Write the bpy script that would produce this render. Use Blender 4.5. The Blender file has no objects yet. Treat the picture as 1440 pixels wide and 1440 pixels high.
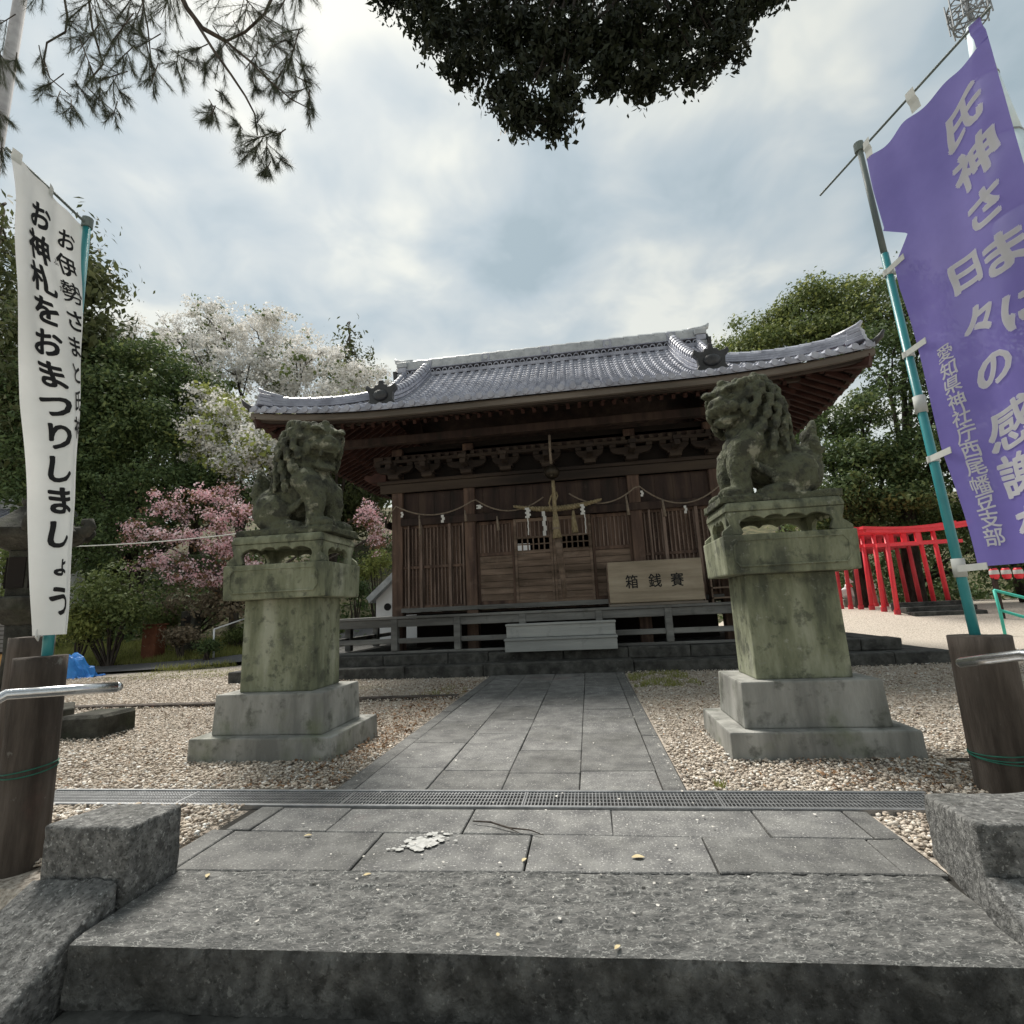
import bpy, bmesh, math, random
import numpy as np
from mathutils import Vector, Matrix, noise as mnoise
RAD = math.radians
scene = bpy.context.scene
COL = scene.collection
# ---------------------------------------------------------------- camera
F_PX, W_PX = 718.0, 1440.0
_up = np.array([545 - 720., -3100 - 720., F_PX]); _up /= np.linalg.norm(_up)
_fw = np.array([827 - 720., 850 - 720., F_PX]); _fw -= _up * _fw.dot(_up); _fw /= np.linalg.norm(_fw)
_rt = np.cross(_fw, _up); _rt /= np.linalg.norm(_rt)
if _rt[0] < 0: _rt = -_rt
RC = np.array([_rt, _fw, _up])
EYE = np.array([0., 0., 1.0])
def at(px, py, Y):
    """a place in the scene: direction seen at a photo position, at distance Y along the approach"""
    d = RC @ np.array([px - 720., py - 720., F_PX])
    return EYE + d * (Y / d[1])
cam = bpy.data.cameras.new('camera'); cam_o = bpy.data.objects.new('camera', cam); COL.objects.link(cam_o)
cam.sensor_width = 36.0; cam.lens = F_PX / W_PX * 36.0; cam.clip_start = 0.05; cam.clip_end = 3000
_r, _u, _b = RC @ np.array([1., 0, 0]), -(RC @ np.array([0, 1., 0])), -(RC @ np.array([0, 0, 1.]))
cam_o.matrix_world = Matrix(((_r[0], _u[0], _b[0], EYE[0]), (_r[1], _u[1], _b[1], EYE[1]), (_r[2], _u[2], _b[2], EYE[2]), (0, 0, 0, 1)))
scene.camera = cam_o
# ---------------------------------------------------------------- sky, sun, exposure
SUN_AZ, SUN_EL = RAD(-40), RAD(56)      # azimuth from +Y (negative: to the left)
SUN_DIR = Vector((math.sin(SUN_AZ) * math.cos(SUN_EL), math.cos(SUN_AZ) * math.cos(SUN_EL), math.sin(SUN_EL)))
world = bpy.data.worlds.new('World'); scene.world = world; world.use_nodes = True
def build_world():
    nt = world.node_tree; N, L = nt.nodes, nt.links; N.clear()
    out = N.new('ShaderNodeOutputWorld'); bg = N.new('ShaderNodeBackground'); bg.inputs['Strength'].default_value = 0.1
    L.new(bg.outputs[0], out.inputs[0])
    sky = N.new('ShaderNodeTexSky'); sky.sky_type = 'NISHITA'; sky.sun_disc = False
    sky.sun_elevation = SUN_EL; sky.sun_rotation = SUN_AZ; sky.air_density = 1.0; sky.dust_density = 2.0
    tc = N.new('ShaderNodeTexCoord'); sep = N.new('ShaderNodeSeparateXYZ'); L.new(tc.outputs['Generated'], sep.inputs[0])
    def math_(op, a, b=None):
        m = N.new('ShaderNodeMath'); m.operation = op
        for i, v in enumerate((a, b)):
            if v is None: continue
            if isinstance(v, (int, float)): m.inputs[i].default_value = v
            else: L.new(v, m.inputs[i])
        return m.outputs[0]
    zc = math_('ADD', math_('MAXIMUM', sep.outputs[2], 0.0), 0.22)
    cx, cy = math_('DIVIDE', sep.outputs[0], zc), math_('DIVIDE', sep.outputs[1], zc)
    cmb = N.new('ShaderNodeCombineXYZ'); L.new(cx, cmb.inputs[0]); L.new(cy, cmb.inputs[1])
    def noise(scale, detail, rough, dist=0.0, off=(0, 0, 0)):
        mp = N.new('ShaderNodeMapping'); mp.inputs['Location'].default_value = off; L.new(cmb.outputs[0], mp.inputs[0])
        n = N.new('ShaderNodeTexNoise'); n.inputs['Scale'].default_value = scale; n.inputs['Detail'].default_value = detail
        n.inputs['Roughness'].default_value = rough; n.inputs['Distortion'].default_value = dist
        L.new(mp.outputs[0], n.inputs['Vector']); return n.outputs[0]
    n1, n2 = noise(2.1, 3.0, 0.45, 0.3, (4.3, 1.2, 0)), noise(5.0, 4, 0.5, 0.3, (7.4, 2.2, 0))
    mixn = math_('ADD', math_('MULTIPLY', n1, 0.6), math_('MULTIPLY', n2, 0.4))
    rp = N.new('ShaderNodeValToRGB'); L.new(mixn, rp.inputs[0])
    e = rp.color_ramp.elements
    e[0].position = 0.38; e[0].color = (0.0981, 0.1216, 0.1332, 1)
    e[1].position = 0.60; e[1].color = (0.2042, 0.2092, 0.1938, 1)
    x = e.new(0.45); x.color = (0.1223, 0.1432, 0.1541, 1)
    x = e.new(0.52); x.color = (0.1506, 0.1654, 0.1685, 1)
    # the veiled sun brightens the cloud around it, and cloud near the horizon is thinner and warmer
    dp = N.new('ShaderNodeVectorMath'); dp.operation = 'DOT_PRODUCT'; L.new(tc.outputs['Generated'], dp.inputs[0]); dp.inputs[1].default_value = SUN_DIR
    g = math_('POWER', math_('MAXIMUM', dp.outputs['Value'], 0.0), 5.0)
    gain = math_('ADD', math_('MULTIPLY', g, 0.15), 0.95)
    vm = N.new('ShaderNodeVectorMath'); vm.operation = 'SCALE'; L.new(rp.outputs[0], vm.inputs[0]); L.new(gain, vm.inputs['Scale'])
    hz = N.new('ShaderNodeMapRange'); hz.inputs['From Min'].default_value = 0.52; hz.inputs['From Max'].default_value = 0.18; L.new(sep.outputs[2], hz.inputs[0])
    mh = N.new('ShaderNodeMixRGB'); mh.inputs[2].default_value = (0.24214, 0.24214, 0.21565, 1); L.new(vm.outputs[0], mh.inputs[1])
    L.new(math_('MULTIPLY', hz.outputs[0], 0.45), mh.inputs[0])
    v10 = N.new('ShaderNodeVectorMath'); v10.operation = 'SCALE'; v10.inputs['Scale'].default_value = 10.0; L.new(mh.outputs[0], v10.inputs[0])
    mx = N.new('ShaderNodeMixRGB'); mx.inputs[0].default_value = 0.975
    L.new(sky.outputs[0], mx.inputs[1]); L.new(v10.outputs[0], mx.inputs[2]); L.new(mx.outputs[0], bg.inputs['Color'])
build_world()
sun = bpy.data.lights.new('sun', 'SUN'); sun.energy = 1.5; sun.angle = RAD(22); sun.color = (1.0, 0.95, 0.87)
sun_o = bpy.data.objects.new('sun', sun); COL.objects.link(sun_o)
sun_o.rotation_euler = SUN_DIR.to_track_quat('Z', 'Y').to_euler(); sun_o.location = (0, 0, 30)
vs = scene.view_settings; vs.view_transform = 'Standard'; vs.look = 'None'; vs.exposure = 1.98; vs.gamma = 1.0; vs.use_curve_mapping = False
scene.cycles.use_denoising = True
scene.cycles.max_bounces = 6; scene.cycles.transparent_max_bounces = 16
# ---------------------------------------------------------------- materials
def mat(name, cols, scale=6.0, rough=0.85, bump=0.0, bscale=None, stretch=(1, 1, 1), detail=6, spots=None, spec=0.3,
        island=False, transl=0.0, transp=0.0, lo=0.35, hi=0.65, metal=0.0, bdist=0.02, extra=None, leafnoise=0.0, vor=0.0, worm=None):
    """cols: base colours, spread over a noise ramp; spots: (colour, scale, lo, hi, amount); extra: a list of further spots"""
    m = bpy.data.materials.new(name); m.use_nodes = True
    nt = m.node_tree; N, L = nt.nodes, nt.links
    b = N['Principled BSDF']; out = N['Material Output']
    b.inputs['Roughness'].default_value = rough; b.inputs['Specular IOR Level'].default_value = spec; b.inputs['Metallic'].default_value = metal
    geo = N.new('ShaderNodeNewGeometry')
    mp = N.new('ShaderNodeMapping'); mp.inputs['Scale'].default_value = stretch; L.new(geo.outputs['Position'], mp.inputs[0])
    def nz(sc, det=detail, src=None):
        n = N.new('ShaderNodeTexNoise'); n.inputs['Scale'].default_value = sc; n.inputs['Detail'].default_value = det
        n.inputs['Roughness'].default_value = 0.62; L.new(src or mp.outputs[0], n.inputs['Vector']); return n.outputs[0]
    rp = N.new('ShaderNodeValToRGB'); cr = rp.color_ramp
    k = len(cols)
    for i, c in enumerate(cols):
        p = lo + (hi - lo) * (i / max(1, k - 1)) if not island else i / max(1, k - 1)
        el = cr.elements[i] if i < 2 else cr.elements.new(p)
        el.position = p; el.color = (c[0], c[1], c[2], 1)
    if k == 1: cr.elements[1].color = cr.elements[0].color
    if island:
        if leafnoise:
            a = N.new('ShaderNodeMath'); a.operation = 'MULTIPLY'; a.inputs[1].default_value = 1 - leafnoise; L.new(geo.outputs['Random Per Island'], a.inputs[0])
            d = N.new('ShaderNodeMath'); d.operation = 'MULTIPLY_ADD'; d.inputs[1].default_value = leafnoise; L.new(nz(scale, 3), d.inputs[0]); L.new(a.outputs[0], d.inputs[2])
            L.new(d.outputs[0], rp.inputs[0])
        else: L.new(geo.outputs['Random Per Island'], rp.inputs[0])
    else: L.new(nz(scale), rp.inputs[0])
    col = rp.outputs[0]
    for sp in ([spots] if spots else []) + (extra or []):
        r2 = N.new('ShaderNodeMapRange'); r2.inputs['From Min'].default_value = sp[2]; r2.inputs['From Max'].default_value = sp[3]; r2.inputs['To Max'].default_value = sp[4]
        L.new(nz(sp[1], 5, geo.outputs['Position'] if len(sp) < 6 else None), r2.inputs[0])
        mx = N.new('ShaderNodeMixRGB'); L.new(r2.outputs[0], mx.inputs[0]); L.new(col, mx.inputs[1]); mx.inputs[2].default_value = (*sp[0], 1); col = mx.outputs[0]
    if worm:      # squiggling chisel marks: (colour, scale, width, amount)
        a_ = N.new('ShaderNodeMath'); a_.operation = 'SUBTRACT'; a_.inputs[1].default_value = .5; L.new(nz(worm[1], 2), a_.inputs[0])
        a2 = N.new('ShaderNodeMath'); a2.operation = 'ABSOLUTE'; L.new(a_.outputs[0], a2.inputs[0])
        wr = N.new('ShaderNodeMapRange'); wr.inputs['From Min'].default_value = worm[2]; wr.inputs['From Max'].default_value = 0; wr.inputs['To Max'].default_value = worm[3]; L.new(a2.outputs[0], wr.inputs[0])
        br = N.new('ShaderNodeMapRange'); br.inputs['From Min'].default_value = .45; br.inputs['From Max'].default_value = .6; L.new(nz(worm[1] * .8, 3, geo.outputs['Position']), br.inputs[0])
        wm = N.new('ShaderNodeMath'); wm.operation = 'MULTIPLY'; L.new(wr.outputs[0], wm.inputs[0]); L.new(br.outputs[0], wm.inputs[1])
        mx = N.new('ShaderNodeMixRGB'); L.new(wm.outputs[0], mx.inputs[0]); L.new(col, mx.inputs[1]); mx.inputs[2].default_value = (*worm[0], 1); col = mx.outputs[0]
    L.new(col, b.inputs['Base Color'])
    if bump:
        bn = N.new('ShaderNodeBump'); bn.inputs['Strength'].default_value = bump; bn.inputs['Distance'].default_value = bdist
        if vor:
            v = N.new('ShaderNodeTexVoronoi'); v.inputs['Scale'].default_value = vor; L.new(mp.outputs[0], v.inputs['Vector'])
            ad = N.new('ShaderNodeMath'); ad.operation = 'ADD'; L.new(v.outputs['Distance'], ad.inputs[0]); L.new(nz(bscale or scale * 4), ad.inputs[1]); L.new(ad.outputs[0], bn.inputs['Height'])
        else: L.new(nz(bscale or scale * 4, 8), bn.inputs['Height'])
        L.new(bn.outputs[0], b.inputs['Normal'])
    sh = b.outputs[0]
    if transl:
        t = N.new('ShaderNodeBsdfTranslucent'); L.new(col, t.inputs['Color']); ms = N.new('ShaderNodeMixShader'); ms.inputs[0].default_value = transl
        L.new(sh, ms.inputs[1]); L.new(t.outputs[0], ms.inputs[2]); sh = ms.outputs[0]
    if transp:
        t = N.new('ShaderNodeBsdfTransparent'); ms = N.new('ShaderNodeMixShader'); ms.inputs[0].default_value = transp
        L.new(sh, ms.inputs[1]); L.new(t.outputs[0], ms.inputs[2]); sh = ms.outputs[0]
    L.new(sh, out.inputs['Surface'])
    return m
M = {}
M['paver'] = mat('paving_stone', [(0.108, 0.108, 0.108), (0.159, 0.159, 0.155), (0.210, 0.210, 0.201)], 7, .74, .6, 90, spots=((0.585, 0.572, 0.547), 95, .585, .65, .65), extra=[((0.045, 0.045, 0.043), 120, .58, .66, .6), ((0.064, 0.064, 0.058), 1.6, .52, .70, .55), ((0.216, 0.127, 0.121), .9, .60, .72, .35)], bdist=.012)
M['paver_b'] = mat('paving_stone_dark', [(0.089, 0.089, 0.089), (0.134, 0.134, 0.129), (0.178, 0.178, 0.171)], 7, .74, .6, 90, spots=((0.534, 0.522, 0.496), 95, .59, .66, .6), extra=[((0.038, 0.038, 0.037), 120, .57, .65, .6), ((0.051, 0.051, 0.046), 1.9, .50, .70, .55)], bdist=.012)
M['tread'] = mat('chiselled_granite', [(0.069, 0.071, 0.069), (0.119, 0.119, 0.115), (0.188, 0.188, 0.179)], 13, .7, .8, 60, stretch=(.75, 1.5, 1), spots=((0.500, 0.500, 0.475), 85, .60, .68, .55), extra=[((0.037, 0.039, 0.035), 2.2, .55, .70, .6)], bdist=.02, worm=((.52, .52, .49), 34, .030, .8))
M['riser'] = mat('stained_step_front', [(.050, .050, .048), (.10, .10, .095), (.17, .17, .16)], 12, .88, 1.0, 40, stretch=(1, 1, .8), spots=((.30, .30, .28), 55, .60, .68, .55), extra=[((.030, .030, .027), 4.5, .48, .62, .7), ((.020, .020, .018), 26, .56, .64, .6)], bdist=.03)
M['granite'] = mat('speckled_granite', [(.075, .075, .073), (.15, .15, .146), (.25, .25, .24)], 30, .8, .9, 60, spots=((.50, .50, .48), 70, .58, .66, .65), extra=[((.045, .046, .042), 75, .55, .62, .75), ((.05, .052, .045), 3.0, .52, .68, .6)], bdist=.02)
M['joint'] = mat('joint_soil', [(.018, .017, .015), (.035, .033, .028)], 12, .95)
M['concrete'] = mat('pedestal_concrete', [(0.171, 0.171, 0.158), (0.262, 0.262, 0.241), (0.362, 0.358, 0.332)], 3.2, .88, .35, 60, spots=((0.091, 0.101, 0.070), 4.5, .52, .72, .6), extra=[((.055, .055, .05), 9, .56, .68, .5), ((.30, .30, .28), 45, .63, .70, .4), ((0.141, 0.171, 0.070), 2.2, .55, .75, .5)], stretch=(1.4, 1.4, .3))
M['moss'] = mat('mossy_stone', [(0.081, 0.089, 0.063), (0.154, 0.165, 0.107), (0.231, 0.244, 0.167), (0.323, 0.333, 0.255)], 5.5, .92, .5, 55, stretch=(0.833, 0.799, 0.220), spots=((0.056, 0.059, 0.046), 4.0, .55, .70, .75), extra=[((0.391, 0.400, 0.354), 18, .64, .74, .5), ((0.032, 0.036, 0.029), 10, .55, .65, .6), ((0.228, 0.238, 0.203), 30, .62, .70, .5)])
M['statue'] = mat('lichen_stone', [(0.034, 0.037, 0.029), (0.078, 0.084, 0.060), (0.132, 0.143, 0.088), (0.228, 0.236, 0.164)], 5.5, .95, .8, 60, spots=((0.023, 0.024, 0.020), 5.5, .49, .62, .85), extra=[((0.357, 0.357, 0.271), 7.5, .575, .67, .7), ((0.029, 0.029, 0.024), 24, .58, .68, .6)], bdist=.03)
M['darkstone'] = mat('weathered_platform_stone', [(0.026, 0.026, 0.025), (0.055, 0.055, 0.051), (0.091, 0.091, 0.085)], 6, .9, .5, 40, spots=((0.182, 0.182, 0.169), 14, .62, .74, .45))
M['pebble'] = mat('pebble', [(0.170, 0.142, 0.122), (0.511, 0.441, 0.358), (0.369, 0.319, 0.258), (0.653, 0.596, 0.516), (0.269, 0.220, 0.180), (0.568, 0.497, 0.415), (0.743, 0.743, 0.717)], island=True, rough=.85, spots=((0.241, 0.142, 0.085), 1.1, .60, .76, .5))
M['gravel'] = mat('gravel_ground', [(0.188, 0.158, 0.130), (0.462, 0.404, 0.339), (0.663, 0.606, 0.534)], 45, .95, .8, 60, detail=9, spots=((0.346, 0.361, 0.144), .5, .60, .75, .35), bdist=.03)
M['soil'] = mat('grass_bank', [(0.036, 0.039, 0.020), (0.077, 0.077, 0.036), (0.139, 0.122, 0.065)], 2.2, .95, .8, 30, spots=((0.114, 0.081, 0.049), .9, .5, .7, .6))
M['asphalt'] = mat('asphalt', [(0.085, 0.085, 0.088), (0.128, 0.128, 0.128)], 20, .9, .3, 120)
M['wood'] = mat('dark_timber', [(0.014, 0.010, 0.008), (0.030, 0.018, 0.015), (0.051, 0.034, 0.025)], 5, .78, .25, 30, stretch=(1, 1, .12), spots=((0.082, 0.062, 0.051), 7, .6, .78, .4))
M['woodv'] = mat('dark_boards', [(0.041, 0.025, 0.020), (0.083, 0.053, 0.040), (0.137, 0.089, 0.065)], 7, .8, .3, 34, stretch=(1, 1, .10), spots=((0.195, 0.144, 0.112), 5, .56, .76, .45))
M['woodh'] = mat('weathered_panel_boards', [(0.059, 0.042, 0.029), (0.121, 0.087, 0.065), (0.201, 0.147, 0.112)], 6, .82, .3, 30, stretch=(.12, 1, 1), spots=((0.278, 0.219, 0.178), 4, .55, .75, .4))
M['lattice'] = mat('lattice_timber', [(0.077, 0.055, 0.042), (0.132, 0.095, 0.077), (0.196, 0.146, 0.120)], 9, .8, .2, 40, stretch=(1, 1, .2))
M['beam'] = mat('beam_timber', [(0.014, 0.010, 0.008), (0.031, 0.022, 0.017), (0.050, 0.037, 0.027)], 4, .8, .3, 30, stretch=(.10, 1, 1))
M['redwood'] = mat('red_brown_rafter', [(0.024, 0.009, 0.007), (0.041, 0.016, 0.012), (0.058, 0.025, 0.019)], 5, .75, .15, 40)
M['greywood'] = mat('silvered_timber', [(0.076, 0.076, 0.073), (0.135, 0.135, 0.130), (0.211, 0.213, 0.203)], 5, .9, .4, 40, stretch=(.10, 1, 1), spots=((0.068, 0.071, 0.061), 6, .56, .72, .6))
M['greyboard'] = mat('grey_step_board', [(0.207, 0.216, 0.212), (0.280, 0.289, 0.282), (0.353, 0.359, 0.346)], 4, .88, .25, 40, stretch=(.1, 1, 1), spots=((0.122, 0.128, 0.122), 5, .58, .75, .5))
M['eave'] = mat('eave_board', [(0.090, 0.079, 0.066), (0.138, 0.120, 0.103), (0.180, 0.162, 0.138)], 3, .85, .2, 30, stretch=(.15, 1, 1))
M['plain_wood'] = mat('unpainted_cypress', [(0.178, 0.148, 0.106), (0.259, 0.218, 0.162), (0.338, 0.293, 0.224)], 5, .75, .2, 30, stretch=(.12, 1, 1), spots=((0.178, 0.142, 0.102), 3, .55, .75, .4))
M['tile'] = mat('silver_roof_tile', [(0.208, 0.217, 0.262), (0.297, 0.310, 0.367), (0.373, 0.390, 0.454)], 3.5, .32, .15, 30, spec=.55, spots=((0.131, 0.140, 0.162), 2.4, .54, .74, .5))
M['tile_d'] = mat('dark_roof_tile', [(0.016, 0.017, 0.018), (0.032, 0.033, 0.036)], 6, .5, .2, 40, spec=.5)
M['tile_l'] = mat('pale_ridge_tile', [(0.312, 0.332, 0.351), (0.468, 0.494, 0.514)], 4, .5, .15, 40, spots=((0.208, 0.234, 0.234), 5, .55, .75, .5))
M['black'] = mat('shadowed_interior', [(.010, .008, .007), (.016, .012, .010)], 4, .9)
M['steel'] = mat('galvanised_steel', [(0.255, 0.264, 0.272), (0.357, 0.365, 0.374)], 14, .42, .1, 60, metal=.75, spec=.5)
M['chrome'] = mat('brushed_stainless', [(.50, .51, .52), (.62, .63, .64)], 20, .22, .05, 80, metal=.95, spec=.5)
M['post'] = mat('weathered_post', [(0.034, 0.027, 0.022), (0.068, 0.056, 0.047), (0.111, 0.094, 0.081)], 9, .9, .6, 40, stretch=(1, 1, .14), spots=((0.111, 0.065, 0.055), 3, .56, .74, .6), extra=[((0.221, 0.221, 0.202), 16, .66, .74, .6)])
M['wire'] = mat('green_wire', [(.012, .10, .07), (.02, .14, .10)], 9, .5)
M['teal'] = mat('teal_plastic_pole', [(.025, .20, .22), (.035, .26, .28)], 4, .35, spec=.5)
M['palepole'] = mat('grey_green_pole', [(.10, .13, .125), (.14, .17, .16)], 4, .45)
M['white_cloth'] = mat('white_polyester', [(0.693, 0.704, 0.693), (0.798, 0.809, 0.803)], 2.0, .85, .06, 14, transl=.30, transp=.03)
M['purple_cloth'] = mat('purple_polyester', [(0.174, 0.145, 0.448), (0.212, 0.179, 0.515)], 2.5, .7, .08, 12, transl=.55, transp=.04)
M['ink'] = mat('black_print', [(.012, .012, .013)], 4, .8)
M['pale_ink'] = mat('pale_print', [(0.755, 0.755, 0.774), (0.836, 0.836, 0.850)], 5, .8, transl=.6)
M['tab'] = mat('pale_tab', [(.52, .54, .51), (.64, .65, .62)], 8, .7, transl=.2)
M['straw'] = mat('straw_rope', [(0.132, 0.105, 0.058), (0.209, 0.171, 0.099), (0.275, 0.231, 0.149)], 30, .9, .5, 90, stretch=(1, 1, .5))
M['cord'] = mat('thin_rope', [(.13, .105, .08), (.22, .18, .14)], 30, .9, .4, 90)
M['paper'] = mat('white_paper', [(0.465, 0.465, 0.450), (0.555, 0.555, 0.532)], 6, .9)
M['bronze'] = mat('dark_bronze', [(.020, .016, .012), (.045, .037, .026)], 8, .5, metal=.6)
M['red'] = mat('vermilion_paint', [(0.660, 0.031, 0.050), (0.814, 0.048, 0.066)], 3, .45, .05, 30, spec=.4)
M['redd'] = mat('faded_vermilion', [(0.441, 0.033, 0.045), (0.578, 0.048, 0.063)], 3, .55, spec=.4)
M['turq'] = mat('turquoise_paint', [(.05, .40, .32), (.07, .48, .39)], 5, .5)
M['plaster'] = mat('white_plaster', [(.66, .67, .68), (.76, .77, .78)], 2, .9)
M['blue'] = mat('blue_tarpaulin', [(.02, .17, .55), (.04, .28, .72)], 3, .45, .3, 12, spec=.5)
M['mast'] = mat('pale_mast_paint', [(.50, .60, .64), (.57, .66, .70)], 1.2, .5)
M['mastd'] = mat('grey_antenna_steel', [(.16, .17, .18), (.24, .25, .26)], 5, .5, metal=.3)
M['polec'] = mat('grey_concrete_pole', [(.27, .26, .26), (.36, .35, .35)], 6, .8)
M['bark'] = mat('bark', [(.028, .022, .017), (.060, .048, .038), (.10, .085, .070)], 9, .95, .9, 20, stretch=(1, 1, .25))
M['bark_dark'] = mat('dark_bark', [(.012, .010, .008), (.026, .021, .017)], 9, .95, .9, 20)
M['barkl'] = mat('pale_bark', [(.11, .09, .075), (.19, .16, .135)], 9, .95, .6, 20, stretch=(1, 1, .3))
def leafm(name, cols, transl=.28, rough=.6, sc=.6): return mat(name, cols, sc, rough, island=True, transl=transl, leafnoise=.55, spec=.25)
M['leaf_dark'] = leafm('dark_evergreen_leaf', [(0.026, 0.045, 0.018), (0.058, 0.092, 0.035), (0.102, 0.145, 0.052), (0.166, 0.211, 0.080)])
M['leaf_mid'] = leafm('mid_green_leaf', [(0.044, 0.073, 0.023), (0.093, 0.129, 0.041), (0.157, 0.191, 0.066), (0.232, 0.248, 0.103)])
M['leaf_yel'] = leafm('yellow_green_leaf', [(0.079, 0.109, 0.031), (0.175, 0.210, 0.056), (0.306, 0.333, 0.101), (0.438, 0.446, 0.166)])
M['leaf_cedar'] = leafm('cedar_needle', [(0.036, 0.049, 0.020), (0.081, 0.097, 0.038), (0.151, 0.158, 0.069)])
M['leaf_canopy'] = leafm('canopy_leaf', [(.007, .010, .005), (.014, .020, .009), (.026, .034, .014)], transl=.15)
M['blossom_w'] = leafm('white_blossom', [(0.399, 0.389, 0.356), (0.664, 0.644, 0.595), (0.833, 0.825, 0.818), (0.833, 0.825, 0.819)], transl=.35)
M['blossom_p'] = leafm('pink_blossom', [(0.455, 0.203, 0.244), (0.734, 0.423, 0.470), (0.850, 0.675, 0.713), (0.850, 0.850, 0.850)], transl=.35)
M['leaf_red'] = leafm('bronze_young_leaf', [(.11, .06, .035), (.20, .12, .07), (.26, .19, .11)], transl=.3)
M['needle'] = leafm('pine_needle', [(0.032, 0.042, 0.024), (0.061, 0.074, 0.042), (0.096, 0.106, 0.067)], transl=.1)
M['dry'] = leafm('dry_brush', [(.10, .075, .05), (.19, .15, .10), (.28, .24, .17)])
M['grass'] = leafm('grass_blade', [(0.123, 0.150, 0.039), (0.246, 0.263, 0.078), (0.421, 0.396, 0.158)])
M['leaf_litter'] = mat('dry_leaf', [(.45, .36, .20), (.55, .48, .30)], 30, .8)
M['petal'] = mat('petal_litter', [(.45, .43, .39), (.62, .60, .56)], island=True, rough=.9)
M['stain'] = mat('white_stain', [(0.378, 0.378, 0.360), (0.540, 0.540, 0.522)], 40, .9)
M['rust'] = mat('rusty_brown', [(.12, .045, .025), (.19, .075, .04)], 6, .9)
M['yellowwood'] = mat('yellow_planking', [(.36, .20, .07), (.48, .29, .11)], 5, .75, stretch=(1, 1, .2))
M['slat'] = mat('grey_slat', [(.13, .125, .125), (.18, .175, .17)], 6, .8)
M['lant_stone'] = mat('lantern_stone', [(0.022, 0.021, 0.017), (0.043, 0.042, 0.035), (0.072, 0.071, 0.059)], 6, .95, .7, 40, spots=((0.036, 0.043, 0.022), 4, .5, .7, .6))
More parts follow.
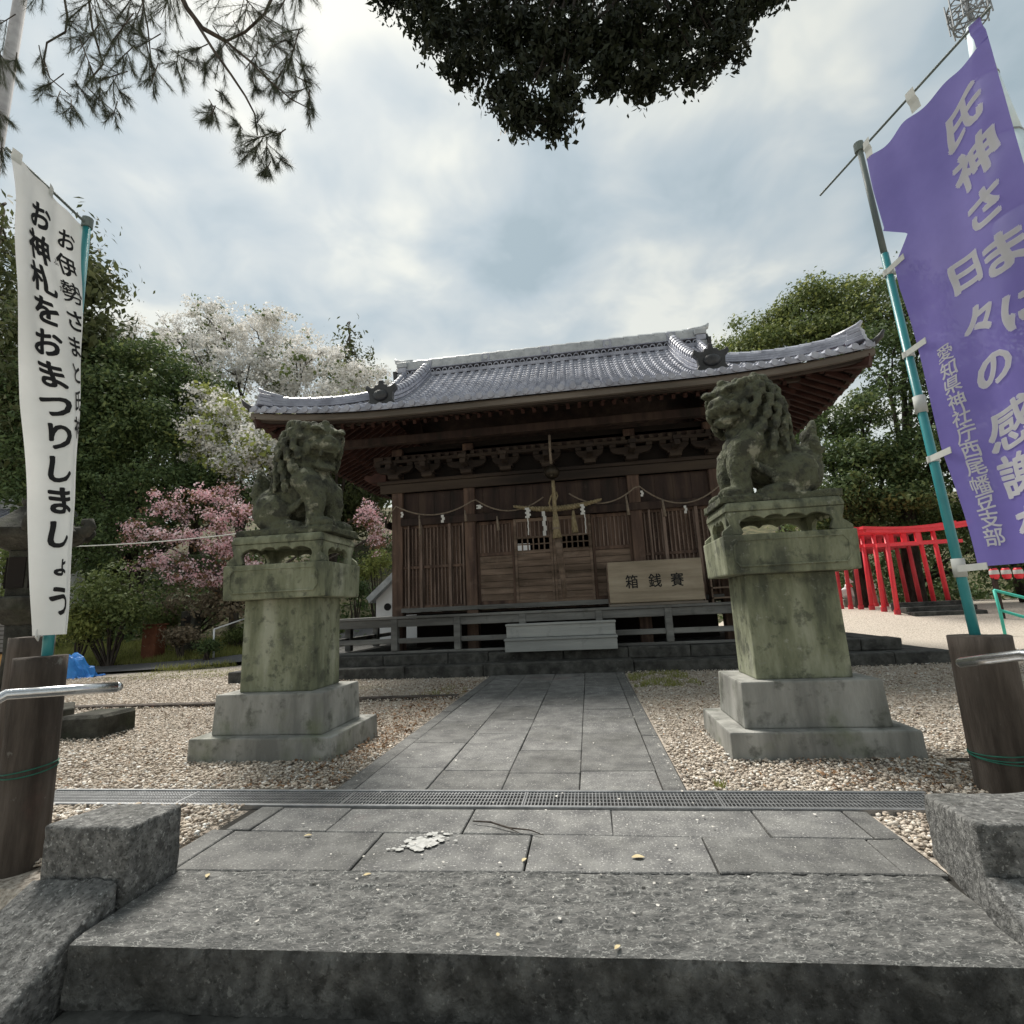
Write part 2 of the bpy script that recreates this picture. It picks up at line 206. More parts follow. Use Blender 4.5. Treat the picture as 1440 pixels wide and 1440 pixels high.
# ---------------------------------------------------------------- mesh helpers
class MB:
    def __init__(s): s.v = []; s.f = []; s.smooth = False
    def quadbox(s, p, flip=False):
        """p: 8 corners, bottom 4 then top 4, each counter-clockwise from above"""
        o = len(s.v); s.v += [tuple(map(float, q)) for q in p]
        s.f += [tuple(o + i for i in q) for q in ((3, 2, 1, 0), (4, 5, 6, 7), (0, 1, 5, 4), (1, 2, 6, 5), (2, 3, 7, 6), (3, 0, 4, 7))]; return s
    def box(s, x0, x1, y0, y1, z0, z1, rz=0, taper=0, jit=0):
        cx, cy = (x0 + x1) / 2, (y0 + y1) / 2; c, n = math.cos(rz), math.sin(rz); P = []
        for z, t in ((z0, 0), (z1, taper)):
            for x, y in ((x0 + t, y0 + t), (x1 - t, y0 + t), (x1 - t, y1 - t), (x0 + t, y1 - t)):
                dx, dy = x - cx, y - cy
                P.append((cx + dx * c - dy * n + random.uniform(-jit, jit), cy + dx * n + dy * c + random.uniform(-jit, jit), z + random.uniform(-jit, jit)))
        return s.quadbox(P)
    def bar(s, a, b, w, h, up=(0, 0, 1)):
        a, b = Vector(a), Vector(b); d = (b - a).normalized(); u = Vector(up); r = d.cross(u).normalized(); u = r.cross(d).normalized()
        P = []
        for hh in (-h / 2, h / 2):
            for q, ww in ((a, -w / 2), (a, w / 2), (b, w / 2), (b, -w / 2)): P.append(tuple(q + r * ww + u * hh))
        return s.quadbox(P)
    def tube(s, pts, rad, n=8, cap=True):
        pts = [Vector(p) for p in pts]; k = len(pts)
        if not hasattr(rad, '__len__'): rad = [rad] * k
        o = len(s.v); ref = None
        for i, p in enumerate(pts):
            d = (pts[min(i + 1, k - 1)] - pts[max(i - 1, 0)])
            d = d.normalized() if d.length > 1e-9 else Vector((0, 0, 1))
            if ref is None: ref = d.orthogonal().normalized()
            ref = (ref - d * ref.dot(d)); ref = ref.normalized() if ref.length > 1e-6 else d.orthogonal().normalized()
            q = d.cross(ref)
            for j in range(n):
                a = 2 * math.pi * j / n; s.v.append(tuple(p + (ref * math.cos(a) + q * math.sin(a)) * rad[i]))
        for i in range(k - 1):
            for j in range(n):
                a, b = o + i * n + j, o + i * n + (j + 1) % n; s.f.append((a, b, b + n, a + n))
        if cap: s.f.append(tuple(o + n - 1 - j for j in range(n))); s.f.append(tuple(o + (k - 1) * n + j for j in range(n)))
        return s
    def lathe(s, prof, c, n=16, sx=1, sy=1, rot=0):
        o = len(s.v); k = len(prof)
        for r, z in prof:
            for j in range(n):
                a = 2 * math.pi * j / n + rot; s.v.append((c[0] + r * sx * math.cos(a), c[1] + r * sy * math.sin(a), c[2] + z))
        for i in range(k - 1):
            for j in range(n):
                a, b = o + i * n + j, o + i * n + (j + 1) % n; s.f.append((a, b, b + n, a + n))
        s.f.append(tuple(o + n - 1 - j for j in range(n))); s.f.append(tuple(o + (k - 1) * n + j for j in range(n))); return s
    def prism(s, poly, origin, ax, ay, thick):
        """poly in 2-D (counter-clockwise) placed by axes ax, ay at origin, extruded by vector thick"""
        o = len(s.v); n = len(poly); O, A, B, T = Vector(origin), Vector(ax), Vector(ay), Vector(thick)
        for t in (Vector((0, 0, 0)), T):
            for x, y in poly: s.v.append(tuple(O + A * x + B * y + t))
        s.f.append(tuple(o + n - 1 - i for i in range(n))); s.f.append(tuple(o + n + i for i in range(n)))
        for i in range(n): j = (i + 1) % n; s.f.append((o + i, o + j, o + n + j, o + n + i))
        return s
    def grid(s, fn, nu, nv):
        o = len(s.v)
        for j in range(nv + 1):
            for i in range(nu + 1): s.v.append(tuple(fn(i / nu, j / nv)))
        for j in range(nv):
            for i in range(nu): a = o + j * (nu + 1) + i; s.f.append((a, a + 1, a + nu + 2, a + nu + 1))
        return s
    def ell(s, c, r, rot=None, n=10, m=7):
        o = len(s.v); R = rot or Matrix.Identity(3); c = Vector(c)
        for i in range(1, m):
            t = math.pi * i / m
            for j in range(n):
                a = 2 * math.pi * j / n
                s.v.append(tuple(c + R @ Vector((r[0] * math.sin(t) * math.cos(a), r[1] * math.sin(t) * math.sin(a), r[2] * math.cos(t)))))
        tp = len(s.v); s.v.append(tuple(c + R @ Vector((0, 0, r[2])))); s.v.append(tuple(c - R @ Vector((0, 0, r[2]))))
        for i in range(m - 2):
            for j in range(n):
                a, b = o + i * n + j, o + i * n + (j + 1) % n; s.f.append((a, a + n, b + n, b))
        for j in range(n):
            s.f.append((tp, o + j, o + (j + 1) % n)); q = o + (m - 2) * n; s.f.append((tp + 1, q + (j + 1) % n, q + j))
        return s
    def build(s, name, m, parent=None, smooth=False, bevel=0, loc=None, segs=1):
        me = bpy.data.meshes.new(name); me.from_pydata(s.v, [], s.f)
        if bevel or smooth is None or True:
            bm = bmesh.new(); bm.from_mesh(me)
            bmesh.ops.recalc_face_normals(bm, faces=bm.faces[:])
            if bevel:
                bmesh.ops.bevel(bm, geom=bm.edges[:], offset=bevel, segments=segs, affect='EDGES', profile=.6, clamp_overlap=True)
            bm.to_mesh(me); bm.free()
        if smooth: me.polygons.foreach_set('use_smooth', [True] * len(me.polygons))
        me.materials.append(M[m] if isinstance(m, str) else m)
        return link(name, me, parent, loc)
def link(name, me, parent=None, loc=None):
    o = bpy.data.objects.new(name, me); COL.objects.link(o)
    if loc is not None: o.location = loc
    if parent is not None: adopt(o, parent)
    return o
WP = {}
def adopt(o, parent):
    o.parent = parent
    o.matrix_parent_inverse = Matrix.Translation(-WP.get(parent.name, Vector((0, 0, 0))))
def tag(o, label=None, cat=None, group=None, kind=None):
    if label: o['label'] = label
    if cat: o['category'] = cat
    if group: o['group'] = group
    if kind: o['kind'] = kind
    return o
def thing(name, loc, label, cat, group=None):
    o = bpy.data.objects.new(name, None); COL.objects.link(o); o.empty_display_size = .2
    o.location = loc; WP[o.name] = Vector(loc); return tag(o, label, cat, group)
def npmesh(name, verts, faces, m, parent=None, smooth=False):
    """fast mesh from numpy arrays; faces all of one size"""
    me = bpy.data.meshes.new(name); nv, nf, k = len(verts), len(faces), faces.shape[1]
    me.vertices.add(nv); me.vertices.foreach_set('co', np.asarray(verts, np.float32).ravel())
    me.loops.add(nf * k); me.loops.foreach_set('vertex_index', np.asarray(faces, np.int32).ravel())
    me.polygons.add(nf); me.polygons.foreach_set('loop_start', np.arange(0, nf * k, k, dtype=np.int32))
    if smooth: me.polygons.foreach_set('use_smooth', np.ones(nf, bool))
    me.update(); me.validate(); me.materials.append(M[m])
    return link(name, me, parent)
rng = np.random.default_rng(11); random.seed(11)
# ================================================================ the setting
def sm(t): t = min(1, max(0, t)); return t * t * (3 - 2 * t)
def H(x, y):
    d = max(y - 10.3 - .9 * max(0, x + 8.8), y - 21)
    h = .045 * d * d / (1 + .09 * d) if d > 0 else -.15
    return min(h, 9) + (.10 * mnoise.noise((x * .35, y * .35, 0)) + .05 * mnoise.noise((x * 1.1, y * 1.1, 3)) if d > 0 else 0)
def mound(x, y): return .52 * sm((x - 4.5) / 3.2) * sm((y - 11.5) / 5.0) - .03
def ground_z(x, y):
    return max(-.02, H(x, y), mound(x, y) if x > 4.4 else -1)
mb = MB()
rows = [(-60, -1.19), (-.8, -1.19), (1.75, -.31), (1.98, -.022), (2500, -.022)]
mb.grid(lambda u, v: ((u - .5) * 4000, rows[round(v * 4)][0], rows[round(v * 4)][1]), 1, 4)
tag(mb.build('ground', 'gravel'), kind='structure')
mb = MB(); mb.grid(lambda u, v: (-55 + 110 * u, 9.5 + 75 * v * v + 2 * v, H(-55 + 110 * u, 9.5 + 75 * v * v + 2 * v)), 130, 90)
tag(mb.build('hillside', 'soil', smooth=True), kind='structure')
mb = MB(); mb.grid(lambda u, v: (4.2 + 20 * u, 11 + 12 * v, mound(4.2 + 20 * u, 11 + 12 * v)), 40, 30)
tag(mb.build('gravel_mound', 'gravel', smooth=True), kind='structure')
# asphalt lane climbing past the hall
def lane(u, v):
    P = [(-14.5, 10.25), (-11.2, 10.6), (-9.0, 11.2), (-7.2, 12.6), (-6.0, 15.0), (-5.5, 20)]
    t = u * (len(P) - 1); i = min(int(t), len(P) - 2); k = t - i
    x, y = P[i][0] * (1 - k) + P[i + 1][0] * k, P[i][1] * (1 - k) + P[i + 1][1] * k
    dx, dy = P[i + 1][0] - P[i][0], P[i + 1][1] - P[i][1]; l = math.hypot(dx, dy)
    x, y = x - dy / l * (v - .5) * 1.3, y + dx / l * (v - .5) * 1.3
    return x, y, .03 + max(0, .045 * (max(0, y - 9.9)) ** 2 * .55)
tag(MB().grid(lane, 40, 4).build('lane', 'asphalt', smooth=True), kind='structure')
# ---- paved approach: soil bed, then every slab
bed = MB(); bed.box(-1.56, .46, 3.04, 8.05, -.10, -.016); bed.box(-1.90, 1.22, 2.06, 2.80, -.12, -.017)
pav = tag(bed.build('pavement', 'joint'), kind='structure')
slabn = [0]
def slab(x0, x1, y0, y1, m='paver', h=.07, z=0.0, bev=.004, sk=0):
    g = .003; dz = random.uniform(-.004, .003); b = MB(); cx, cy = (x0 + x1) / 2, (y0 + y1) / 2
    P = []
    for zz in (-h, dz):
        for x, y in ((x0 + g, y0 + g), (x1 - g, y0 + g), (x1 - g, y1 - g), (x0 + g, y1 - g)):
            P.append((x + random.uniform(-.003, .003) - cx, y + (sk * (x + .33) if y < cy else 0) + random.uniform(-.003, .003) - cy, zz + random.uniform(-.0015, .0015)))
    b.quadbox(P); return b.build('paving_slab', m, pav, bevel=bev, loc=(cx, cy, z))
cols = [-1.43, -.995, -.556, -.117, .332]
for c in range(4):
    y = 3.05; first = [.42, .36, .30, .34][c]
    while y < 8.02:
        l = first if first else random.choice((.5, .62, .75, .95)); first = None
        y1 = min(y + l, 8.03)
        if 8.03 - y1 < .25: y1 = 8.03
        slab(cols[c], cols[c + 1], y, y1, random.choice(('paver', 'paver', 'paver_b'))); y = y1
for x0, x1 in ((-1.552, -1.43), (.332, .455)):
    y = 3.05
    while y < 8.02:
        y1 = min(y + random.choice((.9, 1.05, 1.2)), 8.03)
        if 8.03 - y1 < .3: y1 = 8.03
        slab(x0, x1, y, y1, 'paver_b'); y = y1
for xs, y0, y1 in (((-1.78, -1.02, -.32, .41, 1.06), 2.165, 2.50), ((-1.70, -1.31, -.645, .038, .70, 1.10), 2.50, 2.79)):
    for a, b in zip(xs, xs[1:]): slab(a, b, y0, y1, random.choice(('paver', 'paver_b')), sk=.033 if y0 < 2.3 else 0)
for s, xa, xb in ((0, -1.90, -1.78), (1, 1.06, 1.20)):
    slab(xa, xb, 2.165, 2.50, 'paver_b', sk=.033)
slab(-1.83, -1.70, 2.50, 2.79, 'paver_b'); slab(1.10, 1.21, 2.50, 2.79, 'paver_b')
# white stain soaked into a slab by the drain
b = MB(); rs_ = random.Random(77)
for i in range(70):                                # a dried splash: many small overlapping spots
    cx, cy = rs_.gauss(0, .045), rs_.gauss(0, .045); r = rs_.uniform(.003, .020) * (1.3 if abs(cx) < .05 else .7); o = len(b.v); cx, cy = -.79 + cx * 1.1 + cy * .5, 2.405 + max(-.085, min(.075, cy))
    for k in range(11): a = k * 2 * math.pi / 11; q = r * rs_.uniform(.55, 1.25); b.v.append((cx + q * 1.3 * math.cos(a), cy + q * math.sin(a), .0042 + i * .00004))
    b.f.append(tuple(range(o, o + 11)))
b.build('stain', 'stain', pav)
# ---- stone stairs: the chiselled top step and those below it
stairs = MB(); stairs.box(-1.70, 1.10, -.55, 1.70, -1.2, -.80); stairs.box(-1.745, 1.09, 1.76, 2.15, -.5, -.20)
stairs = tag(stairs.build('stone_stairs', 'darkstone'), kind='structure')
def chisel(x0, x1, y0, y1, z0, z1, nx, ny, name='step'):
    """a hand-dressed tread: real hollows on the top face, worn front edge"""
    b = MB()
    def top(u, v):
        x, y = x0 + (x1 - x0) * u, y0 + (y1 - y0) * v; xs_ = x; y_sk = .033 * (x + .33)
        e = min(v * (y1 - y0), .06) / .06; n = mnoise.noise((x * 17, y * 30, 1.3)); n2 = mnoise.noise((x * 45, y * 60, 5))
        ridge = max(0, 1 - abs(n) * 5) if u not in (0, 1) else 0
        return x, y + y_sk, z1 - .010 * (1 - e) ** 2 + (.007 * ridge + .004 * n2) * min(1, 6 * min(u, 1 - u) + .2) * (.12 + .88 * e) + .003 * mnoise.noise((x * 3, y * 3, 0)) - .006 * max(0, mnoise.noise((x * 9, 0, 8)) - .35) * (1 - e)
    b.grid(top, nx, ny)
    def front(u, v):
        t = top(u, 0); x = t[0]; z = t[2] + (z0 - t[2]) * v; k = min(1, v * 8) * (1 - .0)
        return x, t[1] - .006 * k + .012 * k * mnoise.noise((x * 7, z * 9, 2)) + .005 * k * mnoise.noise((x * 26, z * 26, 4)), z
    nt_ = len(b.f); b.grid(front, nx, 14); nf_ = len(b.f)
    for sx in (0, 1):
        b.grid(lambda u, v, sx=sx: (top(sx, u)[0], top(sx, u)[1], top(sx, u)[2] + (z0 - top(sx, u)[2]) * v), ny, 2)
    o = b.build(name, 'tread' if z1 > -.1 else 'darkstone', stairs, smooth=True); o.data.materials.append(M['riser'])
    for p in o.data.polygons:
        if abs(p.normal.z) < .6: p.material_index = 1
    return o
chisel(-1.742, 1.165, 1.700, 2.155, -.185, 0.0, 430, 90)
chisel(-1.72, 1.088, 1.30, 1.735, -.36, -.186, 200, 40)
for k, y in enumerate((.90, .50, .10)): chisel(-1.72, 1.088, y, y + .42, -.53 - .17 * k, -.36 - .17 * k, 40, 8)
# ---- side stones of the stairs
def rough_block(name, label, P, m='granite', cuts=16, amp=.006, bevel=.012, cat='stone block'):
    b = MB(); b.quadbox(P); me = bpy.data.meshes.new(name); me.from_pydata(b.v, [], b.f); bm = bmesh.new(); bm.from_mesh(me)
    bmesh.ops.recalc_face_normals(bm, faces=bm.faces[:])
    bmesh.ops.bevel(bm, geom=bm.edges[:], offset=bevel, segments=2, affect='EDGES', profile=.5)
    for _ in range(2): bmesh.ops.subdivide_edges(bm, edges=[e for e in bm.edges if e.calc_length() > .045], cuts=3, use_grid_fill=True)
    bm.normal_update()
    for v in bm.verts: v.co += v.normal * amp * (mnoise.noise(v.co * 11) + .8 * mnoise.noise(v.co * 31))
    bm.to_mesh(me); bm.free(); me.polygons.foreach_set('use_smooth', [True] * len(me.polygons)); me.materials.append(M[m])
    return tag(link(name, me), label, cat)
def hexa(x0, x1, y0, y1, z0, zf, zb):
    return [(x0, y0, z0), (x1, y0, z0), (x1, y1, z0), (x0, y1, z0), (x0, y0, zf), (x1, y0, zf), (x1, y1, zb), (x0, y1, zb)]
rough_block('kerb_block', 'speckled granite block at the left end of the top step', hexa(-2.12, -1.75, 1.855, 2.115, -.25, .262, .25))
rough_block('kerb_block', 'speckled granite block at the right end of the top step', [(1.15, 1.945, -.25), (1.75, 1.945, -.25), (1.75, 2.42, -.25), (1.255, 2.42, -.25), (1.15, 1.945, .27), (1.75, 1.945, .27), (1.75, 2.42, .205), (1.265, 2.42, .20)])
rough_block('coping_stone', 'sloping stone coping running down the left side of the stairs', hexa(-2.13, -1.765, .2, 1.845, -1.15, -.78, .092), amp=.008)
rough_block('coping_stone', 'sloping stone coping running down the right side of the stairs', hexa(1.14, 1.55, .2, 1.935, -1.15, -.68, .13), amp=.008)
# ---- steel drain across the approach
dr = thing('drain_grate', (-.9, 2.92, 0), 'galvanised steel drain grate laid across the stone approach', 'drain')
b = MB(); b.box(-3.4, 1.60, 2.805, 3.035, -.20, -.055); b.build('channel', 'joint', dr)
b = MB(); b.box(-3.4, 1.60, 2.80, 2.822, -.055, .006); b.build('frame', 'steel', dr, bevel=.002)
b = MB(); b.box(-3.4, 1.60, 3.022, 3.042, -.055, .006); b.build('frame', 'steel', dr, bevel=.002)
x = -3.39; k = 0
while x < 1.58:
    b = MB(); x1 = min(x + .995, 1.59)
    for yy in (2.838, 2.885, 2.93, 2.975, 3.008): b.box(x + .004, x1 - .004, yy - .004, yy + .004, -.03, -.002)
    b.box(x + .002, x + .010, 2.825, 3.018, -.03, .001); b.box(x1 - .010, x1 - .002, 2.825, 3.018, -.03, .001)
    q = x + .02
    while q < x1 - .015: b.box(q, q + .0055, 2.826, 3.018, -.03, 0.0); q += .0185
    tag(b.build('grating', 'steel', dr), kind='stuff'); x = x1
# ---- edging boards set in the gravel on the left
for (xa, xb, ya, lab) in ((-3.4, -1.60, 6.12, 'low stone edging set in the gravel between left pedestal and approach'), (-7.4, -3.5, 5.98, 'low stone edging set in the gravel left of the left pedestal')):
    b = MB(); b.quadbox([(xa, ya - .07, -.1), (xb, ya - .0, -.1), (xb, ya + .13, -.1), (xa, ya + .06, -.1), (xa, ya - .07, .02), (xb, ya, .02), (xb, ya + .13, .02), (xa, ya + .06, .02)])
    tag(b.build('edging_stone', 'post', bevel=.008), lab, 'edging')
# ---- stone platform of the hall, stone by stone
XC = -.54
core = MB(); core.box(XC - 5.25, XC + 5.25, 8.12, 13.3, -.2, .150); core.box(XC - 4.85, XC + 4.85, 8.45, 13.0, .1, .312)
plat = tag(core.build('stone_platform', 'darkstone'), kind='structure')
def course(x0, x1, y0, y1, z0, z1, lens, jit=.006):
    x = x0
    while x < x1 - .01:
        l = random.uniform(*lens); xe = min(x + l, x1)
        if x1 - xe < .4: xe = x1
        cx, cy = (x + xe) / 2, (y0 + y1) / 2; b = MB()
        b.box(x + .004 - cx, xe - .004 - cx, y0 - cy + random.uniform(-.012, .012), y1 - cy, 0, z1 - z0 + random.uniform(-.006, .006), jit=jit)
        b.build('platform_stone', 'darkstone', plat, bevel=.014, loc=(cx, cy, z0)); x = xe
course(XC - 5.45, XC - 1.12, 8.02, 8.42, -.12, .155, (1.2, 1.9)); course(XC + 1.14, XC + 5.45, 8.02, 8.42, -.12, .155, (1.2, 1.9))
course(XC - 1.12, XC + 1.14, 7.97, 8.42, -.12, .178, (2.3, 2.4))
course(XC - 5.0, XC - 1.10, 8.34, 8.72, .15, .322, (.9, 1.5), .01); course(XC - 1.10, XC + 1.10, 8.32, 8.72, .16, .318, (1.0, 1.3), .006); course(XC + 1.10, XC + 5.0, 8.34, 8.72, .15, .322, (.9, 1.5), .01)
for sx in (-1, 1):
    for (xa, ya, yb, z0, z1) in ((5.45, 8.42, 13.3, -.12, .155), (5.0, 8.72, 13.0, .15, .322)):
        y = ya
        while y < yb - .1:
            ye = min(y + random.uniform(1, 1.6), yb); cx = XC + sx * (xa - .2); b = MB(); b.box(-.2, .2, y - (y + ye) / 2 + .004, (ye - y) / 2 - .004, 0, z1 - z0, jit=.006)
            b.build('platform_stone', 'darkstone', plat, bevel=.012, loc=(cx, (y + ye) / 2, z0)); y = ye
# ---- gravel: loose stones
def pebbles():
    ph = (1 + 5 ** .5) / 2
    iv = np.array([(-1, ph, 0), (1, ph, 0), (-1, -ph, 0), (1, -ph, 0), (0, -1, ph), (0, 1, ph), (0, -1, -ph), (0, 1, -ph), (ph, 0, -1), (ph, 0, 1), (-ph, 0, -1), (-ph, 0, 1)]) / 1.9
    jf = np.array([(0, 11, 5), (0, 5, 1), (0, 1, 7), (0, 7, 10), (0, 10, 11), (1, 5, 9), (5, 11, 4), (11, 10, 2), (10, 7, 6), (7, 1, 8), (3, 9, 4), (3, 4, 2), (3, 2, 6), (3, 6, 8), (3, 8, 9), (4, 9, 5), (2, 4, 11), (6, 2, 10), (8, 6, 7), (9, 8, 1)])
    n = 220000
    # nearer ground gets more stones: it is seen closer
    Y = 2.1 + 7.4 * rng.random(n) ** 1.55; half = 1.15 * Y + 1.6
    X = -.55 + (rng.random(n) * 2 - 1) * half * 1.0 - .35
    ok = np.ones(n, bool)
    def out(x0, x1, y0, y1): ok.__iand__(~((X > x0) & (X < x1) & (Y > y0) & (Y < y1)))
    out(-1.57, .47, 2.0, 8.1); out(-6.1, 5.0, 8.0, 20); out(-4.4, 1.62, 2.79, 3.05); out(-1.92, 1.24, 1, 2.8); out(-9, -1.7, 0, 2.13); out(1.1, 9, 0, 2.4)
    for cx in (-2.43, 1.40): out(cx - .55, cx + .55, 3.64, 4.42)
    X, Y = X[ok], Y[ok]; n = len(X)
    sz = rng.uniform(.0052, .0118, n)  * (1 + .4 * (rng.random(n) > .93)) * (.85 + Y * .06)
    V = iv[None] * (1 + .22 * rng.standard_normal((n, 12, 1)))
    V = V * np.stack([rng.uniform(.8, 1.45, n), rng.uniform(.7, 1.1, n), rng.uniform(.4, .75, n)], 1)[:, None] * sz[:, None, None]
    a = rng.uniform(0, 2 * np.pi, n); t = rng.normal(0, .35, n)
    c, s = np.cos(a)[:, None], np.sin(a)[:, None]; ct, stt = np.cos(t)[:, None], np.sin(t)[:, None]
    x, y, z = V[..., 0], V[..., 1], V[..., 2]
    y, z = y * ct - z * stt, y * stt + z * ct
    x, y = x * c - y * s, x * s + y * c
    x += X[:, None]; y += Y[:, None]; z += (-.013 + rng.uniform(0, .016, n) + .012 * np.sin(X * 1.3 + 1) * np.sin(Y * 1.7))[:, None]
    Vv = np.stack([x, y, z], -1)
    near = Y < 4.0; Va, Vb = Vv[near], Vv[~near][:, [0, 3, 4, 7, 8, 11]]      # far stones need fewer faces
    of = np.array([(0, 2, 4), (0, 4, 3), (0, 3, 5), (0, 5, 2), (1, 4, 2), (1, 3, 4), (1, 5, 3), (1, 2, 5)])
    Fa = (jf[None] + (np.arange(len(Va)) * 12)[:, None, None]).reshape(-1, 3); Fb = (of[None] + (np.arange(len(Vb)) * 6)[:, None, None]).reshape(-1, 3) + len(Va) * 12
    Vv = np.concatenate([Va.reshape(-1, 3), Vb.reshape(-1, 3)]); Ff = np.concatenate([Fa, Fb])
    tag(npmesh('gravel', Vv, Ff, 'pebble'), 'loose beige and grey gravel covering the shrine forecourt', 'gravel', kind='stuff')
pebbles()
def litter():
    n = 420; Y = rng.uniform(1.75, 7.9, n) ** 1.0; X = rng.uniform(-1.6, 1.0, n); X = np.where(Y > 3, np.clip(X, -1.5, .42), X)
    r = rng.uniform(.003, .009, n); a = rng.uniform(0, 6.28, n); k = np.arange(5) * 1.2566
    rr = r[:, None] * rng.uniform(.5, 1.2, (n, 5))
    V = np.stack([X[:, None] + np.cos(k + a[:, None]) * rr, Y[:, None] + np.sin(k + a[:, None]) * rr, np.full((n, 5), .008) + rng.uniform(0, .004, (n, 5))], -1).reshape(-1, 3)
    tag(npmesh('petal_litter', V, np.arange(n * 5).reshape(n, 5), 'petal'), 'scattered pale petals and leaf crumbs on the paving', 'litter', kind='stuff')
litter()
def leaf(px, py, L, lab, rz, m='leaf_litter'):
    d = RC @ np.array([px - 720., py - 720., F_PX]); p = EYE + d * (-.99 / d[2]); b = MB()
    for i in range(7):
        u = i / 6 - .5; w = L * .26 * math.cos(u * math.pi) ** .7 if abs(u) < .5 else 0.001; z = .005 * math.cos(u * 5) * L / .05
        for k in (-1, 0, 1):
            x, y = u * L, k * w; b.v.append((p[0] + x * math.cos(rz) - y * math.sin(rz), p[1] + x * math.sin(rz) + y * math.cos(rz), .006 + z * .4 + .08 * abs(y)))
    for i in range(6):
        for k in (0, 1): a = i * 3 + k; b.f.append((a, a + 1, a + 4, a + 3))
    tag(b.build('fallen_leaf', m, smooth=True), lab, 'leaf', 'fallen leaves on the paving')
leaf(897, 1203, .052, 'pale dry leaf on the paving right of centre behind the top step', .1)
leaf(737, 1207, .032, 'curled yellow leaf beside the joint in the middle of the paving', 1.2)
leaf(516, 1228, .034, 'pale leaf at the back edge of the top step below the white stain', .7)
leaf(433, 1173, .036, 'small tan leaf on the paving left of the white stain', .3)
leaf(292, 1229, .032, 'pale leaf at the left back corner of the top step', 2.0)
leaf(868, 1329, .026, 'small pale leaf on the chiselled top step near its front edge', .9)
leaf(700, 1312, .022, 'tiny light leaf on the middle of the chiselled top step', 1.9)
g = [at(665, 1160, 2.60), at(690, 1162, 2.58), at(715, 1168, 2.53), at(745, 1172, 2.50), at(765, 1178, 2.46)]
b = MB(); b.tube([(p[0], p[1], .012 + .004 * (i % 2)) for i, p in enumerate(g)], [.003, .004, .004, .003, .0015], 5); b.tube([(g[2][0], g[2][1], .012), (g[2][0] + .06, g[2][1] - .05, .010)], [.003, .001], 4)
tag(b.build('fallen_twig', 'bark'), 'thin dark twig lying on the paving by the drain', 'twig')
b = MB(); b.tube([(2.0, 3.52, .02), (2.25, 3.45, .035), (2.6, 3.38, .03), (2.9, 3.25, .02)], [.008, .012, .012, .006], 6)
tag(b.build('fallen_branch', 'bark'), 'dark fallen stick on gravel right of the right pedestal', 'branch')

def weeds(name, label, spots, n, seed):
    r = np.random.default_rng(seed); V = []
    for x0, x1, y0, y1, k in spots:
        m_ = int(n * k); X, Y = r.uniform(x0, x1, m_), r.uniform(y0, y1, m_); q = np.array([mnoise.noise((x * 5, y * 5, 2)) for x, y in zip(X, Y)]) > -.05; X, Y = X[q], Y[q]; m_ = len(X)
        hh = r.uniform(.012, .04, m_); a = r.uniform(0, 6.28, m_); w = r.uniform(.003, .007, m_); lx, ly = r.normal(0, .015, m_), r.normal(0, .015, m_)
        V.append(np.stack([np.stack([X - np.cos(a) * w, Y - np.sin(a) * w, X * 0 - .012], 1), np.stack([X + np.cos(a) * w, Y + np.sin(a) * w, X * 0 - .012], 1), np.stack([X + lx, Y + ly, hh], 1)], 1).reshape(-1, 3))
    V = np.concatenate(V); tag(npmesh(name, V, np.arange(len(V)).reshape(-1, 3), 'grass'), label, 'weeds', kind='stuff')
weeds('gravel_weeds', 'thin yellow-green weeds growing through the gravel beside the approach', [(.48, 1.3, 6.6, 7.95, .5), (-2.2, -1.6, 6.3, 7.0, .12), (.62, .72, 3.12, 3.25, .03), (-9.5, -5.5, 8.8, 10.3, .5)], 5000, 15)

def flakes():
    r = np.random.default_rng(44); n = 5200; Y = 2.9 + 4.5 * r.random(n) ** 1.8; X = np.where(r.random(n) < .5, r.normal(-1.75, .28, n), r.uniform(-6, 5, n)); X = np.where((Y < 3.6) & (r.random(n) < .4), r.uniform(1.2, 2.8, n), X)
    ok = ~((X > -1.56) & (X < .46)) & ~((np.abs(X + 2.43) < .57) & (np.abs(Y - 4.03) < .41)) & ~((np.abs(X - 1.4) < .57) & (np.abs(Y - 4.03) < .41)) & (Y > 3.06); X, Y = X[ok], Y[ok]; n = len(X)
    L = r.uniform(.008, .022, n); a = r.uniform(0, 6.28, n); w = L * r.uniform(.25, .45, n); dx, dy = np.cos(a), np.sin(a); z = r.uniform(.004, .016, n); t = r.normal(0, .006, (n, 4))
    V = np.stack([np.stack([X - dx * L, Y - dy * L, z + t[:, 0]], 1), np.stack([X - dy * w, Y + dx * w, z + t[:, 1]], 1), np.stack([X + dx * L, Y + dy * L, z + t[:, 2]], 1), np.stack([X + dy * w, Y - dx * w, z + t[:, 3]], 1)], 1).reshape(-1, 3)
    tag(npmesh('leaf_litter', V, np.arange(n * 4).reshape(n, 4), 'brown_litter'), 'brown leaf fragments scattered among the gravel', 'litter', kind='stuff')
M['brown_litter'] = mat('brown_litter', [(.10, .055, .03), (.20, .115, .06), (.30, .19, .11), (.16, .10, .07)], island=True, rough=.9)
flakes()
